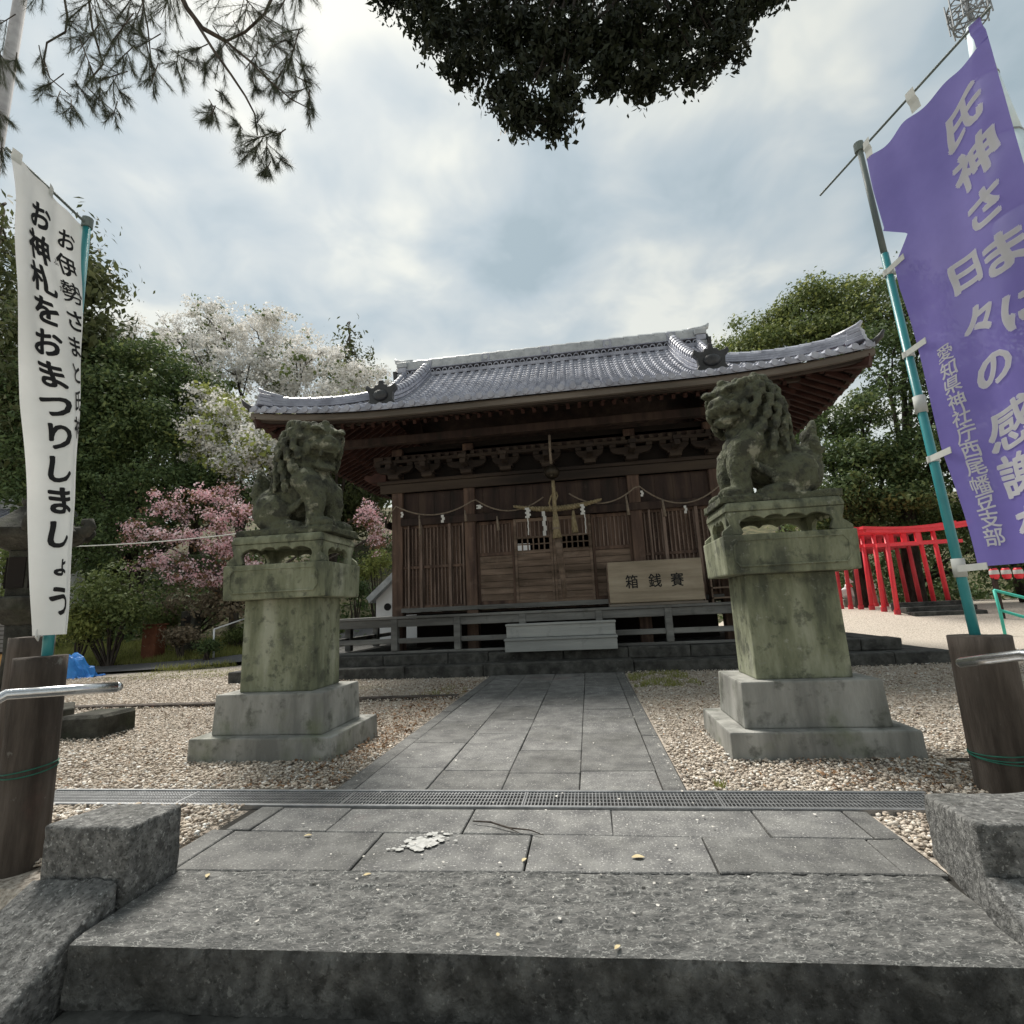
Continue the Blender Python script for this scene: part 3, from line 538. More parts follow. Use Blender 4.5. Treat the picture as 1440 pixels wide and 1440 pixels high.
# ================================================================ guardian lions and their pedestals
def pedestal(cx, cy, label, seed):
    random.seed(seed)
    t = thing('lion_pedestal', (cx, cy, 0), label, 'pedestal', 'lion pedestals flanking the approach')
    def tb(name, hx0, hx1, hy0, hy1, z0, z1, m, bev=.012):
        P = [(cx + a * h, cy + b * g, z) for z, h, g in ((z0, hx0, hy0), (z1, hx1, hy1)) for a, b in ((-1, -1), (1, -1), (1, 1), (-1, 1))]
        b = MB(); b.quadbox(P); return b.build(name, m, t, bevel=bev, segs=2)
    tb('base_slab', .568, .562, .41, .405, -.12, .155, 'concrete'); tb('base_block', .447, .435, .318, .308, .155, .447, 'concrete')
    sh = tb('shaft', .305, .300, .215, .212, .447, 1.155, 'moss', .010)
    # shallow carved panel frame on the shaft front
    for (a, b2, z0, z1) in ((-.24, .24, .50, .506), (-.24, .24, 1.09, 1.096)):
        MB().box(cx + a, cx + b2, cy - .2155, cy - .210, z0, z1).build('panel_line', 'moss', sh)
    cp = tb('cap_block', .430, .437, .305, .312, 1.155, 1.43, 'moss', .012)
    # carved frame and cloud lines on the cap front
    fr = [(-.34, 1.21), (.34, 1.21), (.37, 1.25), (.37, 1.35), (.34, 1.39), (-.34, 1.39), (-.37, 1.35), (-.37, 1.25), (-.34, 1.21)]
    MB().tube([(cx + a, cy - .311, z) for a, z in fr], .008, 5, cap=False).build('carved_frame', 'moss', cp)
    # footed stand under the lion: top plate, four scalloped aprons
    tb('stand_top', .405, .385, .300, .280, 1.595, 1.668, 'moss', .028)
    def apron(hw, n, flare):
        pl = [(-hw - flare, 0), (-hw + .075, 0), (-hw + .095, .012), (-hw + .085, .04), (-hw + .072, .07), (-hw + .085, .10)]
        for i in range(n):
            x0 = -hw + .10 + (2 * hw - .20) * i / n; x1 = -hw + .10 + (2 * hw - .20) * (i + 1) / n
            for k in range(1, 6): u = k / 6; pl.append((x0 + (x1 - x0) * u, .108 + .018 * math.sin(math.pi * u) + .010 * (1 - abs(2 * (x0 + (x1 - x0) * u) / (2 * hw - .2)))))
            if i < n - 1: pl.append((x1, .106))
        pl += [(hw - .085, .10), (hw - .072, .07), (hw - .085, .04), (hw - .095, .012), (hw - .075, 0), (hw + flare, 0), (hw + flare * .9, .03), (hw - .012, .075), (hw + .004, .13), (hw + .012, .165), (-hw - .012, .165), (-hw - .004, .13), (-hw + .012, .075), (-hw - flare * .9, .03)]; return pl
    for sy in (-1, 1):
        b = MB(); b.prism(apron(.380, 4, .05), (cx, cy + sy * .285 - (.035 if sy > 0 else -.0), 1.431), (1, 0, 0), (0, 0, 1), (0, .035, 0)); b.build('apron', 'moss', t, bevel=.004)
    for sx in (-1, 1):
        b = MB(); b.prism(apron(.247, 3, .03), (cx + sx * .385 - (.035 if sx > 0 else 0), cy, 1.431), (0, 1, 0), (0, 0, 1), (.035, 0, 0)); b.build('apron', 'moss', t, bevel=.004)
    return t
def lion(name, label, loc, sgn, scale, open_mouth, seed, head_yaw):
    """a seated stone guardian: local +x is the way it faces (sgn mirrors x), one continuous carved surface"""
    rd = random.Random(seed); b = MB(); E = b.ell
    def RZ(a): return Matrix.Rotation(a, 3, 'Z')
    def RY(a): return Matrix.Rotation(a, 3, 'Y')
    b.box(-.40, .40, -.25, .25, 0, .05)                                    # plinth it is carved with
    E((-.20, 0, .24), (.20, .20, .205), n=20, m=14)                          # rump
    E((-.05, 0, .32), (.24, .18, .165), RY(-.55), n=20, m=14)                # back and belly
    E((.09, 0, .42), (.185, .20, .19), n=20, m=14)                           # chest
    E((.17, 0, .41), (.11, .14, .14), n=16, m=10)                            # breast
    for s in (-1, 1):
        E((-.15, s * .165, .19), (.165, .085, .15), RY(.25), n=16, m=12)    # thigh
        E((-.20, s * .20, .26), (.075, .04, .065), n=12, m=8); E((-.09, s * .215, .20), (.05, .03, .05), n=10, m=8)
        E((-.04, s * .185, .08), (.15, .065, .05), n=14, m=8)                # hind foot
        for k in range(3): E((.09 + .01 * (k == 1), s * .185 + (k - 1) * .042, .07), (.04, .022, .032), n=10, m=6)
        b.tube([(.10, s * .14, .47), (.18, s * .165, .385), (.215, s * .15, .27), (.21, s * .145, .17), (.215, s * .145, .07)], [.115, .108, .086, .07, .074], 16)   # foreleg
        E((.235, s * .15, .262), (.055, .06, .042), n=12, m=8); E((.225, s * .148, .165), (.05, .058, .022), n=12, m=8)   # knee and fetlock fold
        E((.27, s * .145, .085), (.10, .085, .055), n=14, m=8)               # paw
        for k in range(4): E((.345 - .012 * abs(k - 1.5), s * .145 + (k - 1.5) * .040, .078), (.042, .019, .038), n=10, m=6)
        for k in range(4): E((.11 - .055 * k, s * (.185 - .01 * k), .27 - .035 * k), (.022, .028, .075), RY(.6), n=8, m=6)    # flame fur behind the elbow
        for k in range(4): E((-.25 - .035 * k, s * (.165 - .022 * k), .14 + .07 * k), (.065, .035, .02), RY(.7), n=8, m=6)
    E((.05, 0, .60), (.175, .175, .22), RY(-.2), n=20, m=14)                 # neck and mane mass
    # head, turned on the neck
    hc = Vector((.135, 0, .775)); Q = RZ(head_yaw) @ RY(.16); K = 1.20
    def h(p, r, rot=None, n=12, m=8):
        p = (p[0] if p[0] < .1 else .1 + (p[0] - .1) * .72, p[1], p[2])          # a short, blunt muzzle
        E(hc + Q @ (Vector(p) * K), tuple(q * K for q in r), Q @ rot if rot else Q, n, m)
    h((0, 0, .02), (.175, .160, .140), n=20, m=14); h((.06, 0, .09), (.11, .13, .065), n=16)
    h((.150, 0, -.005), (.095, .100, .050), n=16)                            # upper muzzle
    h((.235, 0, .030), (.030, .060, .030)); h((.232, .040, .020), (.026, .026, .020)); h((.232, -.040, .020), (.026, .026, .020)); h((.17, 0, .042), (.07, .035, .03))
    jaw = -.140 if open_mouth else -.082
    h((.115, 0, jaw), (.10, .086, .030), RY(.28 if open_mouth else .05), n=16)  # lower jaw
    h((.175, 0, jaw - .022), (.035, .055, .028))
    if open_mouth:
        h((.09, 0, -.098), (.075, .045, .014), RY(.18))                       # tongue
        for s in (-1, 1): h((.205, s * .052, -.060), (.012, .012, .026)); h((.185, s * .056, -.118), (.012, .012, .024)); h((.05, s * .085, -.09), (.03, .02, .06))
        for k in range(5): h((.225, (k - 2) * .022, -.048), (.008, .009, .012))
    else:
        for k in range(7): h((.215 - .012 * abs(k - 3), (k - 3) * .026, -.050), (.014, .012, .008))
    for s in (-1, 1):
        h((.165, s * .082, -.010), (.055, .028, .034)); h((.10, s * .118, -.035), (.045, .024, .055)); h((.205, s * .06, -.022), (.03, .03, .024))    # lips and cheek
        h((.152, s * .068, .056), (.026, .030, .024))                        # eyeball
        h((.140, s * .078, .104), (.064, .046, .020), RZ(s * .4)); h((.165, s * .05, .098), (.03, .03, .018))           # brow
        for k in range(4): h((.10 - .042 * k, s * (.122 + .014 * k), .118 + .006 * k), (.030, .026, .026))
        h((-.005, s * .170, .045), (.050, .020, .080), RY(.55)); h((.0, s * .185, .040), (.026, .012, .050), RY(.55))   # drooping ear
        for k in range(4): h((.07 - .045 * k, s * (.128 + .016 * k), -.098 - .010 * k), (.030, .026, .036))              # cheek curls
    for k in range(4): h((.115 - .03 * k, 0, -.165 - .022 * k), (.026, .05, .028))
    for k in range(6): h((.10 - .06 * k, 0, .150 - .006 * k * k * .6), (.036, .030, .030))   # crest
    for s in (-1, 1):
        for k in range(4): h((.05 - .066 * k, s * .062, .142 - .006 * k * k), (.032, .028, .030)); h((.03 - .066 * k, s * .118, .118 - .006 * k * k), (.032, .028, .030))
    # mane: rows of snail curls over neck and shoulders
    for row, (zc, rad, cnt, xs) in enumerate(((.925, .145, 7, .05), (.845, .190, 9, .05), (.755, .215, 10, .045), (.665, .220, 10, .04), (.575, .215, 10, .03), (.49, .205, 9, .02), (.41, .20, 8, .0))):
        for i in range(cnt):
            a = math.pi * (.38 + 1.24 * (i + .5 * (row % 2)) / cnt); c = Vector((xs + rad * math.cos(a), rad * .95 * math.sin(a), zc + rd.uniform(-.012, .012)))
            o_ = Vector((math.cos(a), math.sin(a), 0)); tg = Vector((-o_.y, o_.x, 0)) * (1 if a > math.pi else -1); zz = Vector((0, 0, 1))
            b.tube([c + zz * .055 - o_ * .03, c + zz * .03 + o_ * .008, c - zz * .005 + o_ * .022 + tg * .008, c - zz * .038 + o_ * .024 + tg * .002], [.020, .030, .028, .020], 8)      # a lock of hair
            b.tube([c - zz * .035 + o_ * .026, c - zz * .052 + o_ * .032 + tg * .016, c - zz * .044 + o_ * .036 + tg * .034, c - zz * .024 + o_ * .036 + tg * .036, c - zz * .018 + o_ * .036 + tg * .022], [.018, .017, .015, .012, .009], 7)   # its curled tip
    for s in (-1, 1):
        for k in range(5): E((.20 - .03 * k, s * (.05 + .04 * k), .545 - .012 * k), (.030, .020, .065 + .006 * k), RY(-.1), n=9, m=7)   # locks on the breast
    for k in range(6): E((-.10 - .05 * k, 0, .44 - .028 * k), (.04, .028, .03), RY(.6), n=9, m=6)   # spine
    # flame tail
    E((-.33, 0, .36), (.07, .12, .10), n=12); E((-.345, 0, .46), (.05, .085, .11), n=12); E((-.37, 0, .55), (.03, .045, .085), RY(-.25), n=10)
    for s in (-1, 1): E((-.335, s * .10, .41), (.04, .04, .08), n=10); E((-.345, s * .065, .51), (.03, .035, .065), n=10)
    me = bpy.data.meshes.new(name); me.from_pydata([(sgn * x * scale, y * scale, z * scale) for x, y, z in b.v], [], b.f)
    bm = bmesh.new(); bm.from_mesh(me); bmesh.ops.recalc_face_normals(bm, faces=bm.faces[:]); bm.to_mesh(me); bm.free()
    tmp = bpy.data.objects.new('tmp', me); COL.objects.link(tmp)
    md = tmp.modifiers.new('r', 'REMESH'); md.mode = 'VOXEL'; md.voxel_size = .0082
    ms = tmp.modifiers.new('s', 'SMOOTH'); ms.factor = .4; ms.iterations = 1
    dg = bpy.context.evaluated_depsgraph_get(); ev = tmp.evaluated_get(dg); m2 = bpy.data.meshes.new_from_object(ev)
    bpy.data.objects.remove(tmp); bpy.data.meshes.remove(me)
    co = np.empty(len(m2.vertices) * 3); m2.vertices.foreach_get('co', co); nn = np.empty(len(co)); m2.vertices.foreach_get('normal', nn)
    co, nn = co.reshape(-1, 3), nn.reshape(-1, 3)
    off = np.array([.008 * mnoise.noise((p[0] * 14 + seed, p[1] * 14, p[2] * 14)) + .005 * mnoise.noise((p[0] * 42, p[1] * 42, p[2] * 42 + seed)) for p in co])
    co += nn * off[:, None]
    def carve(p, r, d):                  # hollow cut into the face; negative d raises
        p = (p[0] if p[0] < .1 else .1 + (p[0] - .1) * .72, p[1], p[2]); c = hc + Q @ (Vector(p) * K); c = np.array([sgn * c.x, c.y, c.z]) * scale
        q = np.linalg.norm(co - c, axis=1) / r; w = np.clip(1 - q * q, 0, 1); co.__isub__(nn * (w * d)[:, None])
    for s in (-1, 1):
        carve((.165, s * .070, .066), .050, .026); carve((.175, s * .068, .056), .024, -.016); carve((.182, s * .068, .056), .010, .008)
        carve((.245, s * .030, .016), .020, .014); carve((.15, s * .105, .01), .032, .014); carve((.07, s * .150, -.02), .035, .016)
        for k in range(5): carve((.205 - .03 * k, s * (.03 + .022 * k), -.050 if not open_mouth else -.095), .022, .020)
    if open_mouth:
        for k in range(3): carve((.20 - .03 * k, 0, -.090), .045, .022)
    m2.vertices.foreach_set('co', co.ravel()); m2.update()
    m2.polygons.foreach_set('use_smooth', [True] * len(m2.polygons)); m2.materials.clear(); m2.materials.append(M['statue']); m2.name = name
    return tag(link(name, m2, loc=loc), label, 'statue', 'stone guardian lions')
pedestal(-2.43, 4.03, 'mossy stepped stone pedestal under the open-mouthed lion, left of the approach', 3)
pedestal(1.40, 4.03, 'mossy stepped stone pedestal under the lion right of the approach', 4)
lion('guardian_lion', 'weathered stone guardian lion with open mouth, seated on the left pedestal', (-2.40, 4.03, 1.668), 1, 1.03, True, 5, -.62)
lion('guardian_lion', 'weathered stone guardian lion with closed mouth, seated on the right pedestal', (1.40, 4.03, 1.668), -1, 1.03, False, 9, -.72)
# ================================================================ worship hall
random.seed(21)
YE, YR, ZE = 7.40, 10.60, 4.25             # eave line, ridge line, eave height
HW, GW, KW = 4.87, 3.30, 2.73              # half widths: eave, gable, descending ridges
def lift(a): return .20 * max(0, (a - 2.2) / 2.67) ** 2
def prof(s): return .40 * s + .08 * s * s
def zf(ax, s): return ZE + prof(s) + lift(ax) * max(0, 1 - s / 1.6)           # front/back slope, ax = |x - XC|
def zs(ay, t): return ZE + prof(t) + lift(ay * HW / 3.2 if ay * HW / 3.2 > 2.2 else 0) * max(0, 1 - t / 1.6)
hall = thing('worship_hall', (XC, 10.6, .32), 'dark timber worship hall with silver tiled hip-and-gable roof', 'shrine')
# ---- roof
b = MB()
for sy in (-1, 1):                                                            # roof boarding, front and back
    b.grid(lambda u, v, sy=sy: (XC + (2 * u - 1) * (HW - .04 - max(0, min(1.57, 3.2 * v)) * 1.0), YR + sy * (3.2 - 3.2 * v), zf(abs(2 * u - 1) * (HW - min(1.57, 3.2 * v)), 3.2 * v) - .05), 24, 16)
for sx in (-1, 1):
    b.grid(lambda u, v, sx=sx: (XC + sx * (HW - .04 - 1.57 * v), YR + (2 * u - 1) * (3.2 - .03 - 1.57 * v), zs(abs(2 * u - 1) * 3.2 * (1 - .49 * v), 1.57 * v) - .05), 20, 8)
roof = b.build('roof', 'wood', hall)
TW = .182
pf = [(-.091, .010), (-.064, .0), (-.050, .004), (-.042, .030), (-.026, .052), (0, .060), (.026, .052), (.042, .030), (.050, .004), (.064, .0), (.091, .010)]
def column(xr, s1, sy=-1):
    b = MB(); n = len(pf); rows = max(1, int(round(s1 / .158))); ds = s1 / rows; ax = abs(xr); y0 = YE if sy < 0 else 2 * YR - YE
    for r in range(rows):
        for e, up in ((0, .034), (1, .002)):
            s = (r + e) * ds
            for dx, hh in pf:
                b.v.append((XC + xr + dx, y0 - sy * (s - (.03 if r == 0 and e == 0 else 0)), zf(abs(xr + dx), s) + hh + up - .005))
    for r in range(rows * 2 - 1):
        for j in range(n - 1): a = r * n + j; b.f.append((a, a + 1, a + n + 1, a + n))
    o = len(b.v)                                                              # eave face of the first tile, and round end disc
    for dx, hh in pf: b.v.append((XC + xr + dx, y0 + sy * .03, zf(abs(xr + dx), 0) + min(hh, .0) - .035))
    for j in range(n - 1): b.f.append((j, o + j, o + j + 1, j + 1))
    zc = zf(ax, 0) + .022; o = len(b.v)
    for yy in (y0 + sy * .055, y0 + sy * .02):
        for k in range(10): a = 2 * math.pi * k / 10; b.v.append((XC + xr + .052 * math.cos(a), yy, zc + .052 * math.sin(a)))
    b.f.append(tuple(o + k for k in range(10)))
    for k in range(10): b.f.append((o + k, o + (k + 1) % 10, o + 10 + (k + 1) % 10, o + 10 + k))
    return b.build('tile_column', 'tile', roof)
nc = int(HW / TW)
for i in range(-nc, nc + 1):
    x = i * TW; ax = abs(x)
    if ax > HW - .10: continue
    column(x, 3.16 if ax < GW else max(.16, HW - ax - .03))
# back and side slopes carry the same tiles, one surface each
for sx in (-1, 1):
    b = MB(); n = int(3.1 / TW)
    for i in range(-n, n + 1):
        yy = i * TW; t1 = min(1.56, 3.2 - abs(yy)); rws = max(1, int(t1 / .158)); o = len(b.v)
        for r in range(rws):
            for e, up in ((0, .022), (1, .002)):
                t = (r + e) * t1 / rws
                for dx, hh in pf: b.v.append((XC + sx * (HW - t), YR + yy + dx, zs(abs(yy), t) + hh + up - .005))
        for r in range(rws * 2 - 1):
            for j in range(10): a = o + r * 11 + j; b.f.append((a, a + 1, a + 12, a + 11))
    tag(b.build('side_tiling', 'tile', roof), kind='stuff')
b = MB(); b.grid(lambda u, v: (XC + (2 * u - 1) * (HW - min(1.57, 3.2 * v)), 2 * YR - YE - 3.2 * v, zf(abs(2 * u - 1) * (HW - min(1.57, 3.2 * v)), 3.2 * v) + .03), 30, 14); b.build('back_tiling', 'tile', roof)
for sx in (-1, 1):                                                            # gable walls
    b = MB(); b.prism([(-1.62, 5.0), (1.62, 5.0), (.9, 5.65), (0, 6.25), (-.9, 5.65)], (XC + sx * (GW - .10), YR, -.12), (0, 1, 0), (0, 0, 1), (.04 * sx, 0, 0)); b.build('gable_wall', 'wood', roof)
    for sy in (-1, 1):
        for k in range(6):                                                    # verge boards
            s0, s1 = 1.55 + k * .27, 1.55 + (k + 1) * .27
            MB().bar((XC + sx * (GW - .02), YR + sy * (3.2 - s0), zf(GW, s0) - .12), (XC + sx * (GW - .02), YR + sy * (3.2 - s1), zf(GW, s1) - .12), .05, .20).build('verge_board', 'eave', roof)
# swept ridges
def sweep(name, pts, w, hgt, m, cap_m, side=(1, 0, 0), steps=3):
    """a built-up ridge: stacked flat tiles, then a row of round cap tiles"""
    b = MB(); S = Vector(side)
    for k in range(steps):
        ww = w * (1 - .12 * k) / 2; z0, z1 = hgt * k / steps, hgt * (k + .82) / steps
        for i in range(len(pts) - 1):
            p, q = Vector(pts[i]), Vector(pts[i + 1])
            b.quadbox([p - S * ww + Vector((0, 0, z0)), p + S * ww + Vector((0, 0, z0)), q + S * ww + Vector((0, 0, z0)), q - S * ww + Vector((0, 0, z0)), p - S * ww + Vector((0, 0, z1)), p + S * ww + Vector((0, 0, z1)), q + S * ww + Vector((0, 0, z1)), q - S * ww + Vector((0, 0, z1))])
    o = b.build(name, m, roof)
    for i in range(len(pts) - 1):
        p, q = Vector(pts[i]) + Vector((0, 0, hgt)), Vector(pts[i + 1]) + Vector((0, 0, hgt)); c = MB(); d = (q - p)
        c.tube([p - d * .06, p + d * .12, q - d * .02], [w * .36, w * .33, w * .30], 10); c.build('cap_tile', cap_m, o, smooth=False)
    return o
def onigawara(p, w, hgt, m, yaw=0, name='ridge_end_tile'):
    """a ridge-end ornament: horned shield with a boss"""
    pl = [(-.40, 0), (.40, 0), (.44, .16), (.36, .30), (.38, .55), (.50, .70), (.46, .86), (.34, .76), (.22, .74), (.18, .84), (.08, .84), (.06, 1.0), (-.06, 1.0), (-.08, .84), (-.18, .84), (-.22, .74), (-.34, .76), (-.46, .86), (-.50, .70), (-.38, .55), (-.36, .30), (-.44, .16)]
    c, s = math.cos(yaw), math.sin(yaw); b = MB(); b.prism([(x * w, y * hgt) for x, y in pl], p, (c, s, 0), (0, 0, 1), (-s * .11, c * .11, 0))
    o = b.build(name, m, roof, bevel=.008); e = MB(); e.ell((p[0] + s * .02, p[1] - c * .02, p[2] + hgt * .42), (w * .24, .05, hgt * .2)); e.build('boss', m, o, smooth=True); return o
for sx in (-1, 1):
    x = XC + sx * KW
    pts = [(x + sx * .02 * (1 - k / 17), YE + .62 + k * .152, zf(KW, .62 + k * .152) + .04) for k in range(17)]
    sweep('descending_ridge', pts, .30, .22, 'tile', 'tile'); onigawara((x + sx * .02, YE + .50, zf(KW, .5) + .02), .56, .50, 'tile_d')
    # outer short ridge by the gable
    x2 = XC + sx * (GW - .06); pts = [(x2, YE + 1.72 + k * .15, zf(GW, 1.72 + k * .15) + .04) for k in range(10)]
    sweep('verge_ridge', pts, .17, .10, 'tile', 'tile', steps=2)
    # corner ridges
    pts = [];
    for k in range(14):
        t = 1 - k / 13; s = .16 + t * 1.75; ax = HW - s - .01
        pts.append((XC + sx * ax, YE + s, zf(ax, s) + .05 + .05 * (k / 13) ** 2))
    sd = Vector((sx, 1, 0)).normalized()
    sweep('corner_ridge', pts, .20, .13, 'tile', 'tile', side=sd, steps=3)
    e = pts[-1]
    for k, (ww, hh) in enumerate(((.24, .06), (.20, .05), (.18, .05))): MB().box(e[0] - ww / 2, e[0] + ww / 2, e[1] - ww / 2, e[1] + ww / 2, e[2] - .02 + .075 * k, e[2] + .045 + .075 * k, rz=RAD(45)).build('corner_stack', 'tile', roof, bevel=.006)
    tipc = MB(); d = Vector((sx, -1, 0)).normalized(); q0 = Vector(e) + Vector((0, 0, .21)); tipc.tube([q0 - d * .30, q0 - d * .10 + Vector((0, 0, .01)), q0 + d * .04 + Vector((0, 0, .04)), q0 + d * .10 + Vector((0, 0, .10))], [.05, .055, .045, .018], 8); tipc.build('corner_horn', 'tile', roof, smooth=True)
    q1 = Vector((XC + sx * (HW - .02), YE + .02, zf(HW, 0) + .05)); low = MB(); low.tube([q1 - d * .25, q1, q1 + d * .08 + Vector((0, 0, .05)), q1 + d * .13 + Vector((0, 0, .13))], [.05, .05, .04, .014], 8); low.build('corner_hook', 'tile_d', roof, smooth=True)
    # the same at the back corners, plain
    pts = [(XC + sx * (HW - .16 - k / 9 * 1.75), 2 * YR - YE - .16 - k / 9 * 1.75, zf(HW - .16 - k / 9 * 1.75, .16 + k / 9 * 1.75) + .05) for k in range(10)]
    sweep('corner_ridge', pts, .22, .15, 'tile', 'tile_l', side=Vector((sx, -1, 0)).normalized(), steps=2)
# main ridge
zb = 6.285; RWd = 3.28
for (hy, z0, z1, m) in ((.20, 6.24, 6.315, 'tile'), (.15, 6.315, 6.335, 'tile_d'), (.07, 6.335, 6.44, 'tile_d'), (.155, 6.44, 6.462, 'tile')):
    MB().box(XC - RWd, XC + RWd, YR - hy, YR + hy, z0, z1).build('ridge_course', m, roof)
x = XC - RWd + .04; k = 0
rb = MB()
for i in range(13): a0 = math.pi * i / 12; rb.v += [(.062 * math.cos(a0), -.155, .078 * math.sin(a0)), (.044 * math.cos(a0), -.155, .056 * math.sin(a0)), (.062 * math.cos(a0), -.07, .078 * math.sin(a0)), (.044 * math.cos(a0), -.07, .056 * math.sin(a0))]
for i in range(12):
    a = i * 4; rb.f += [(a, a + 4, a + 5, a + 1), (a, a + 2, a + 6, a + 4), (a + 1, a + 5, a + 7, a + 3)]
rme = bpy.data.meshes.new('ring_tile'); rme.from_pydata(rb.v, [], rb.f); rme.materials.append(M['tile'])
rme2 = bpy.data.meshes.new('ring_tile'); rme2.from_pydata([(a, c + .006, .105 - z) for a, c, z in rb.v], [], rb.f); rme2.materials.append(M['tile_l'])
nr = 44
for i in range(nr):
    xx = XC - RWd + .10 + (2 * RWd - .20) * i / (nr - 1); link('ring_tile', rme, roof, (xx, YR, 6.337))
MB().box(XC - RWd, XC + RWd, YR - .10, YR + .10, 6.462, 6.625).build('ridge_band', 'tile_l', roof)
for i in range(21):
    xa = XC - RWd + 2 * RWd * i / 21; xb2 = xa + 2 * RWd / 21
    c = MB(); c.tube([(xa + .0, YR, 6.635), (xa + .05, YR, 6.640), (xb2 - .01, YR, 6.632)], [.105, .10, .092], 10); c.build('cap_tile', 'tile_l', roof)
for i in range(-2, 3):                                                        # crest plates on the band
    c = MB(); c.box(XC + i * 1.35 - .09, XC + i * 1.35 + .09, YR - .125, YR - .10, 6.48, 6.66); c.build('crest_plate', 'tile', roof, bevel=.006)
    c = MB(); c.tube([(XC + i * 1.35, YR - .126, 6.57), (XC + i * 1.35, YR - .135, 6.57)], .055, 12); c.build('crest', 'tile_l', roof)
for sx in (-1, 1):
    xx = XC + sx * (RWd + .02)
    for k in range(4): MB().box(xx - .10 - .02 * (k % 2), xx + .10 + .02 * (k % 2), YR - .17, YR + .17, 6.12 + k * .135, 6.12 + k * .135 + .12).build('ridge_end_stack', 'tile_l' if k % 2 else 'tile', roof, bevel=.008)
    c = MB(); c.tube([(xx - sx * .22, YR, 6.69), (xx + sx * .05, YR, 6.70), (xx + sx * .17, YR, 6.75), (xx + sx * .22, YR, 6.83)], [.075, .075, .06, .02], 8); c.build('ridge_horn', 'tile_l', roof, smooth=True)
    c = MB(); c.prism([(-.3, 0), (.3, 0), (.2, .2), (.24, .42), (.1, .46), (0, .62), (-.1, .46), (-.24, .42), (-.2, .2)], (xx + sx * .11, YR, 5.98), (0, 1, 0), (0, 0, 1), (.07 * sx, 0, 0)); c.build('ridge_end_tile', 'tile_d', roof)
# eave boards, following the lifted corners
for sy in (-1, 1):
    ye = YE + .03 if sy < 0 else 2 * YR - YE - .03
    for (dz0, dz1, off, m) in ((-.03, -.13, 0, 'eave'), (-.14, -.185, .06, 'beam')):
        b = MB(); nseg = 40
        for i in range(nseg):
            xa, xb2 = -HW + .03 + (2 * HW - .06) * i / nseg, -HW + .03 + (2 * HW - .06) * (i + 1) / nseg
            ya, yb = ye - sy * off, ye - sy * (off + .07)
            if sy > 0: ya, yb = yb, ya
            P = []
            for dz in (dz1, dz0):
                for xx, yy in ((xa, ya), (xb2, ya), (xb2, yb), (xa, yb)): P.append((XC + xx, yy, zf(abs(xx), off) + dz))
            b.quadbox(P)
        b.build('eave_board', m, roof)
for sx in (-1, 1):
    for (dz0, dz1, off, m) in ((-.03, -.13, 0, 'eave'), (-.14, -.185, .06, 'beam')):
        b = MB(); nseg = 26
        for i in range(nseg):
            ya, yb = -3.13 + 6.26 * i / nseg, -3.13 + 6.26 * (i + 1) / nseg; xa, xb2 = XC + sx * (HW - .04 - off), XC + sx * (HW - .11 - off); P = []
            for dz in (dz1, dz0):
                for xx, yy in ((xa, ya), (xa, yb), (xb2, yb), (xb2, ya)): P.append((xx, YR + yy, zs(abs(yy), off) + dz))
            b.quadbox(P)
        b.build('eave_board', m, roof)
# rafters in two tiers, each its own piece, and boarding above them
eavef = [lambda ax, s: zf(ax, s), lambda ay, t: zs(ay, t)]
def rafter(p, q): MB().bar(p, q, .055, .075).build('rafter', 'redwood', roof)
n = int((HW - .2) / .19)
for i in range(-n, n + 1):
    x = i * .19 + .06; ax = abs(x); lim = HW - ax - .06
    a, c = .34, min(.80, lim)
    if c > a + .1: rafter((XC + x, YE + a, zf(ax, a) - .215), (XC + x, YE + c, zf(ax, c) - .20))
    a, c = .72, min(1.62, lim)
    if c > a + .1: rafter((XC + x, YE + a, zf(ax, a) - .325), (XC + x, YE + c, zf(ax, c) - .31))
n = int(3.1 / .19)
for sx in (-1, 1):
    for i in range(-n, n + 1):
        y = i * .19; ay = abs(y); lim = 3.2 - ay - .06
        a, c = .10, min(.80, lim)
        if c > a + .1: rafter((XC + sx * (HW - a), YR + y, zs(ay, a) - .215), (XC + sx * (HW - c), YR + y, zs(ay, c) - .20))
        a, c = .72, min(1.75, lim)
        if c > a + .1: rafter((XC + sx * (HW - a), YR + y, zs(ay, a) - .325), (XC + sx * (HW - c), YR + y, zs(ay, c) - .31))
    b = MB(); b.bar((XC + sx * (HW - .78), YE + .78, zs(2.42, .78) - .24), (XC + sx * (HW - .78), 2 * YR - YE - .78, zs(2.42, .78) - .24), .08, .10); b.build('eave_purlin', 'beam', roof)
    b = MB(); b.bar((XC + sx * (HW - .08), YE + .08, zf(HW, .08) - .22), (XC + sx * (HW - 1.9), YE + 1.9, zf(HW - 1.9, 1.9) - .36), .13, .17); b.build('hip_rafter', 'redwood', roof)
b = MB(); b.bar((XC - HW + .78, YE + .78, zf(2, .78) - .24), (XC + HW - .78, YE + .78, zf(2, .78) - .24), .08, .10); b.build('eave_purlin', 'beam', roof)
